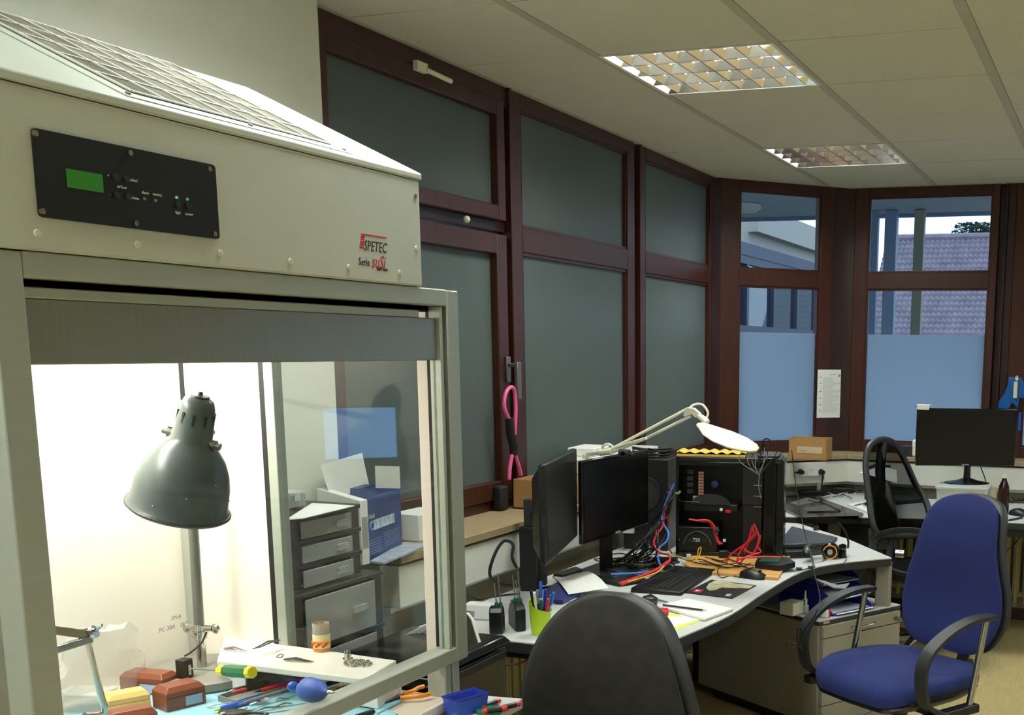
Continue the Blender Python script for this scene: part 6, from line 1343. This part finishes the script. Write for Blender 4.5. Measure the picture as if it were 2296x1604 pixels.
one(MB().box(-2.24, -2.13, 3.13, 3.30, SZ, 1.05), 'pale_box', m_paper, 'pale box on the left sill seen at the right edge of the cabinet glass', 'box', bev=.002)
# white framed object, black device behind cabinet (lower right through glass)
wf = thing('white_plastic_frame', 'pale plastic bag frame hanging beside the riser behind the glass', 'frame', (-1.80, 2.62, .0))
FP = [YP(870, 1500, 2.7), YP(862, 1440, 2.7), YP(905, 1425, 2.7), YP(965, 1395, 2.75), YP(972, 1404, 2.75), YP(905, 1440, 2.7), YP(885, 1450, 2.7), YP(893, 1520, 2.65)]
W(MB().loft([[p for p in FP], [p+Vector((0, .01, 0)) for p in FP]]), 'frame_band', m_white, wf, .002)
bdv = one(MB().box(-2.0, -1.60, 2.70, 3.0, .02, .50), 'black_drawer_tower', m_black, 'black plastic drawer tower standing under the desk corner beside the cabinet', 'drawers', bev=.008) if False else None
bt_ = thing('black_drawer_tower', 'glossy black plastic drawer tower under the left desk corner', 'drawers', (-1.93, 2.45, 0))
for k in range(4): MB().box(0, .30, 0, .36, .02+k*.183, .192+k*.183).build('drawer', m_blackg, bt_, .008); MB().box(.301, .312, .02, .34, .165+k*.183, .187+k*.183).build('drawer_lip', m_black, bt_, .003)
MB().loft([[(-.01, -.01, .752), (.315, -.01, .752), (.315, .37, .752), (-.01, .37, .752)], [(-.01, -.01, .775), (.30, -.01, .775), (.30, .35, .775), (-.01, .35, .775)]]).build('top', m_blackg, bt_, .006)
ff = thing('dark_green_folder', 'dark green folder with a white edge leaning by the cabinet post', 'folder', (-1.66, 2.52, .776))
W(MB().loft([[DP(1044, y_, 3.0)+Vector((0, o_, 0)) for y_, o_ in ((1392, 0), (1452, 0))]+[DP(x_, y_, 3.0)+Vector((0, o_, 0)) for x_, y_, o_ in ((1074, 1440, 0), (1058, 1388, 0), (1050, 1376, 0), (1044, 1374, 0))] for o_ in (0,)][0:1]+[[p+Vector((-.01, .02, 0)) for p in ([DP(1044, 1392, 3.0), DP(1044, 1452, 3.0), DP(1074, 1440, 3.0), DP(1058, 1388, 3.0), DP(1050, 1376, 3.0), DP(1044, 1374, 3.0)])]]), 'cover', mat('olive_folder', (38, 44, 28), .5), ff)
W(MB().tube([DP(1041, 1376, 3.0), DP(1050, 1377, 3.0), DP(1059, 1389, 3.0), DP(1075, 1441, 3.0)], .004, 6), 'white_edge', m_white, ff)
# small side table with blue bin
TZ = .775
A, B, = ZP(1030, 1553, TZ), ZP(1172, 1567, TZ)
stb = thing('side_table', 'small white side table at the lower edge beside the cabinet', 'table', (A.x, A.y, 0)); 
A.x = max(A.x, HX+.012); W(MB().prism([(A.x, A.y), (B.x, B.y), (B.x-.02, B.y-.45), (A.x, A.y-.45)], TZ-.025, TZ), 'tabletop', m_desk, stb, .002)
for q in ((.02, -.04), (.06, -.04), (.02, -.40), (.06, -.40)): W(MB().box(A.x+q[0]-.012, A.x+q[0]+.012, A.y+q[1]-.012, A.y+q[1]+.012, 0, TZ-.025), 'leg', m_dull, stb)
q = ZP(1060, 1592, TZ); bn = thing('blue_bin', 'blue open-front storage bin on the side table', 'bin', (q.x-.005, q.y-.02, TZ+.001), R(-20))
bw, bd2, bh = .05, .09, .04
MB().loft([[(-bw*.45, -bd2*.45, 0), (bw*.45, -bd2*.45, 0), (bw*.45, bd2*.45, 0), (-bw*.45, bd2*.45, 0)], [(-bw/2, -bd2/2, bh), (bw/2, -bd2/2, bh), (bw/2, bd2/2, bh), (-bw/2, bd2/2, bh)], [(-bw/2+.004, -bd2/2+.004, bh), (bw/2-.004, -bd2/2+.004, bh), (bw/2-.004, bd2/2-.004, bh), (-bw/2+.004, bd2/2-.004, bh)], [(-bw*.4, -bd2*.4, .004), (bw*.4, -bd2*.4, .004), (bw*.4, bd2*.4, .004), (-bw*.4, bd2*.4, .004)]]).build('bin_body', mat('translucent_blue', (52, 84, 190), .3), bn); MB().tube([(-bw/2, -bd2/2, bh), (bw/2, -bd2/2, bh), (bw/2, bd2/2, bh), (-bw/2, bd2/2, bh)], .003, 6, None, True).build('rim', m_bplas, bn)
def zt2(px, py, z=TZ+.009): p = ZP(px, py, z); return (p.x, p.y, p.z)
G3 = 'black and red screwdrivers on the side table'
driver('precision_screwdriver', 'black screwdriver with red cap nearest the blue bin', zt2(1114, 1574), zt2(1070, 1590), .05, .0068, m_black, m_red, G3)
driver('precision_screwdriver', 'black screwdriver with red cap nearest the dark chair', zt2(1158, 1580), zt2(1105, 1593), .05, .0068, m_black, m_red, G3)
driver('precision_screwdriver', 'black screwdriver with red cap lying on the green disc', zt2(1128, 1590, TZ+.022), zt2(1080, 1597, TZ+.018), .045, .0068, m_black, m_red, G3)
q = ZP(1098, 1600, TZ); gd = thing('green_disc', 'round green translucent dish under the screwdrivers', 'dish', (q.x, q.y, TZ+.001)); MB().lathe([(.028, 0), (.03, .002), (.03, .008), (.026, .009), (.002, .007)], 32).build('dish', mat('green_translucent', (30, 120, 96), .3), gd)
one(MB().box(-1.428, -1.412, 2.190, 2.235, .30, .775), 'green_cleaning_cloth', m_grn, 'green strip hanging on the cabinet post above the side table', 'cloth') if False else W(MB().box(HX-.048, HX-.008, 2.2155, 2.219, .5, .80), 'green_tape', m_grn, hood)
# lit monitor to the right (only seen mirrored in the cabinet glass)
pg = XP(807, 972, HX-.019); dg_ = ray(807, 972); mp2 = pg+Vector((-dg_.x, dg_.y, dg_.z))*(5.0/math.hypot(dg_.x, dg_.y))
dk = desk('desk', 'light grey desk at the right side of the room', [(1.2, 5.3), (2.6, 5.3), (2.6, 6.3), (1.2, 6.3)], [(1.25, 5.35), (2.55, 5.35), (1.25, 6.25), (2.55, 6.25)])
zc_ = mp2.z-DZ
lm_ = thing('lit_monitor', 'lit monitor with a light blue desktop whose picture mirrors in the cabinet glass', 'monitor', (mp2.x, mp2.y, DZ+.001), R(-48))
MB().box(-.225, .225, 0, .03, zc_-.165, zc_+.165).build('housing', m_black, lm_, .004); MB().box(-.215, .215, -.002, 0, zc_-.155, zc_+.155).build('screen', emis('blue_desktop', (120, 175, 235), 7.0), lm_); MB().box(-.03, .03, .03, .05, .01, zc_).box(-.12, .12, -.05, .12, 0, .012).build('stand', m_black, lm_)
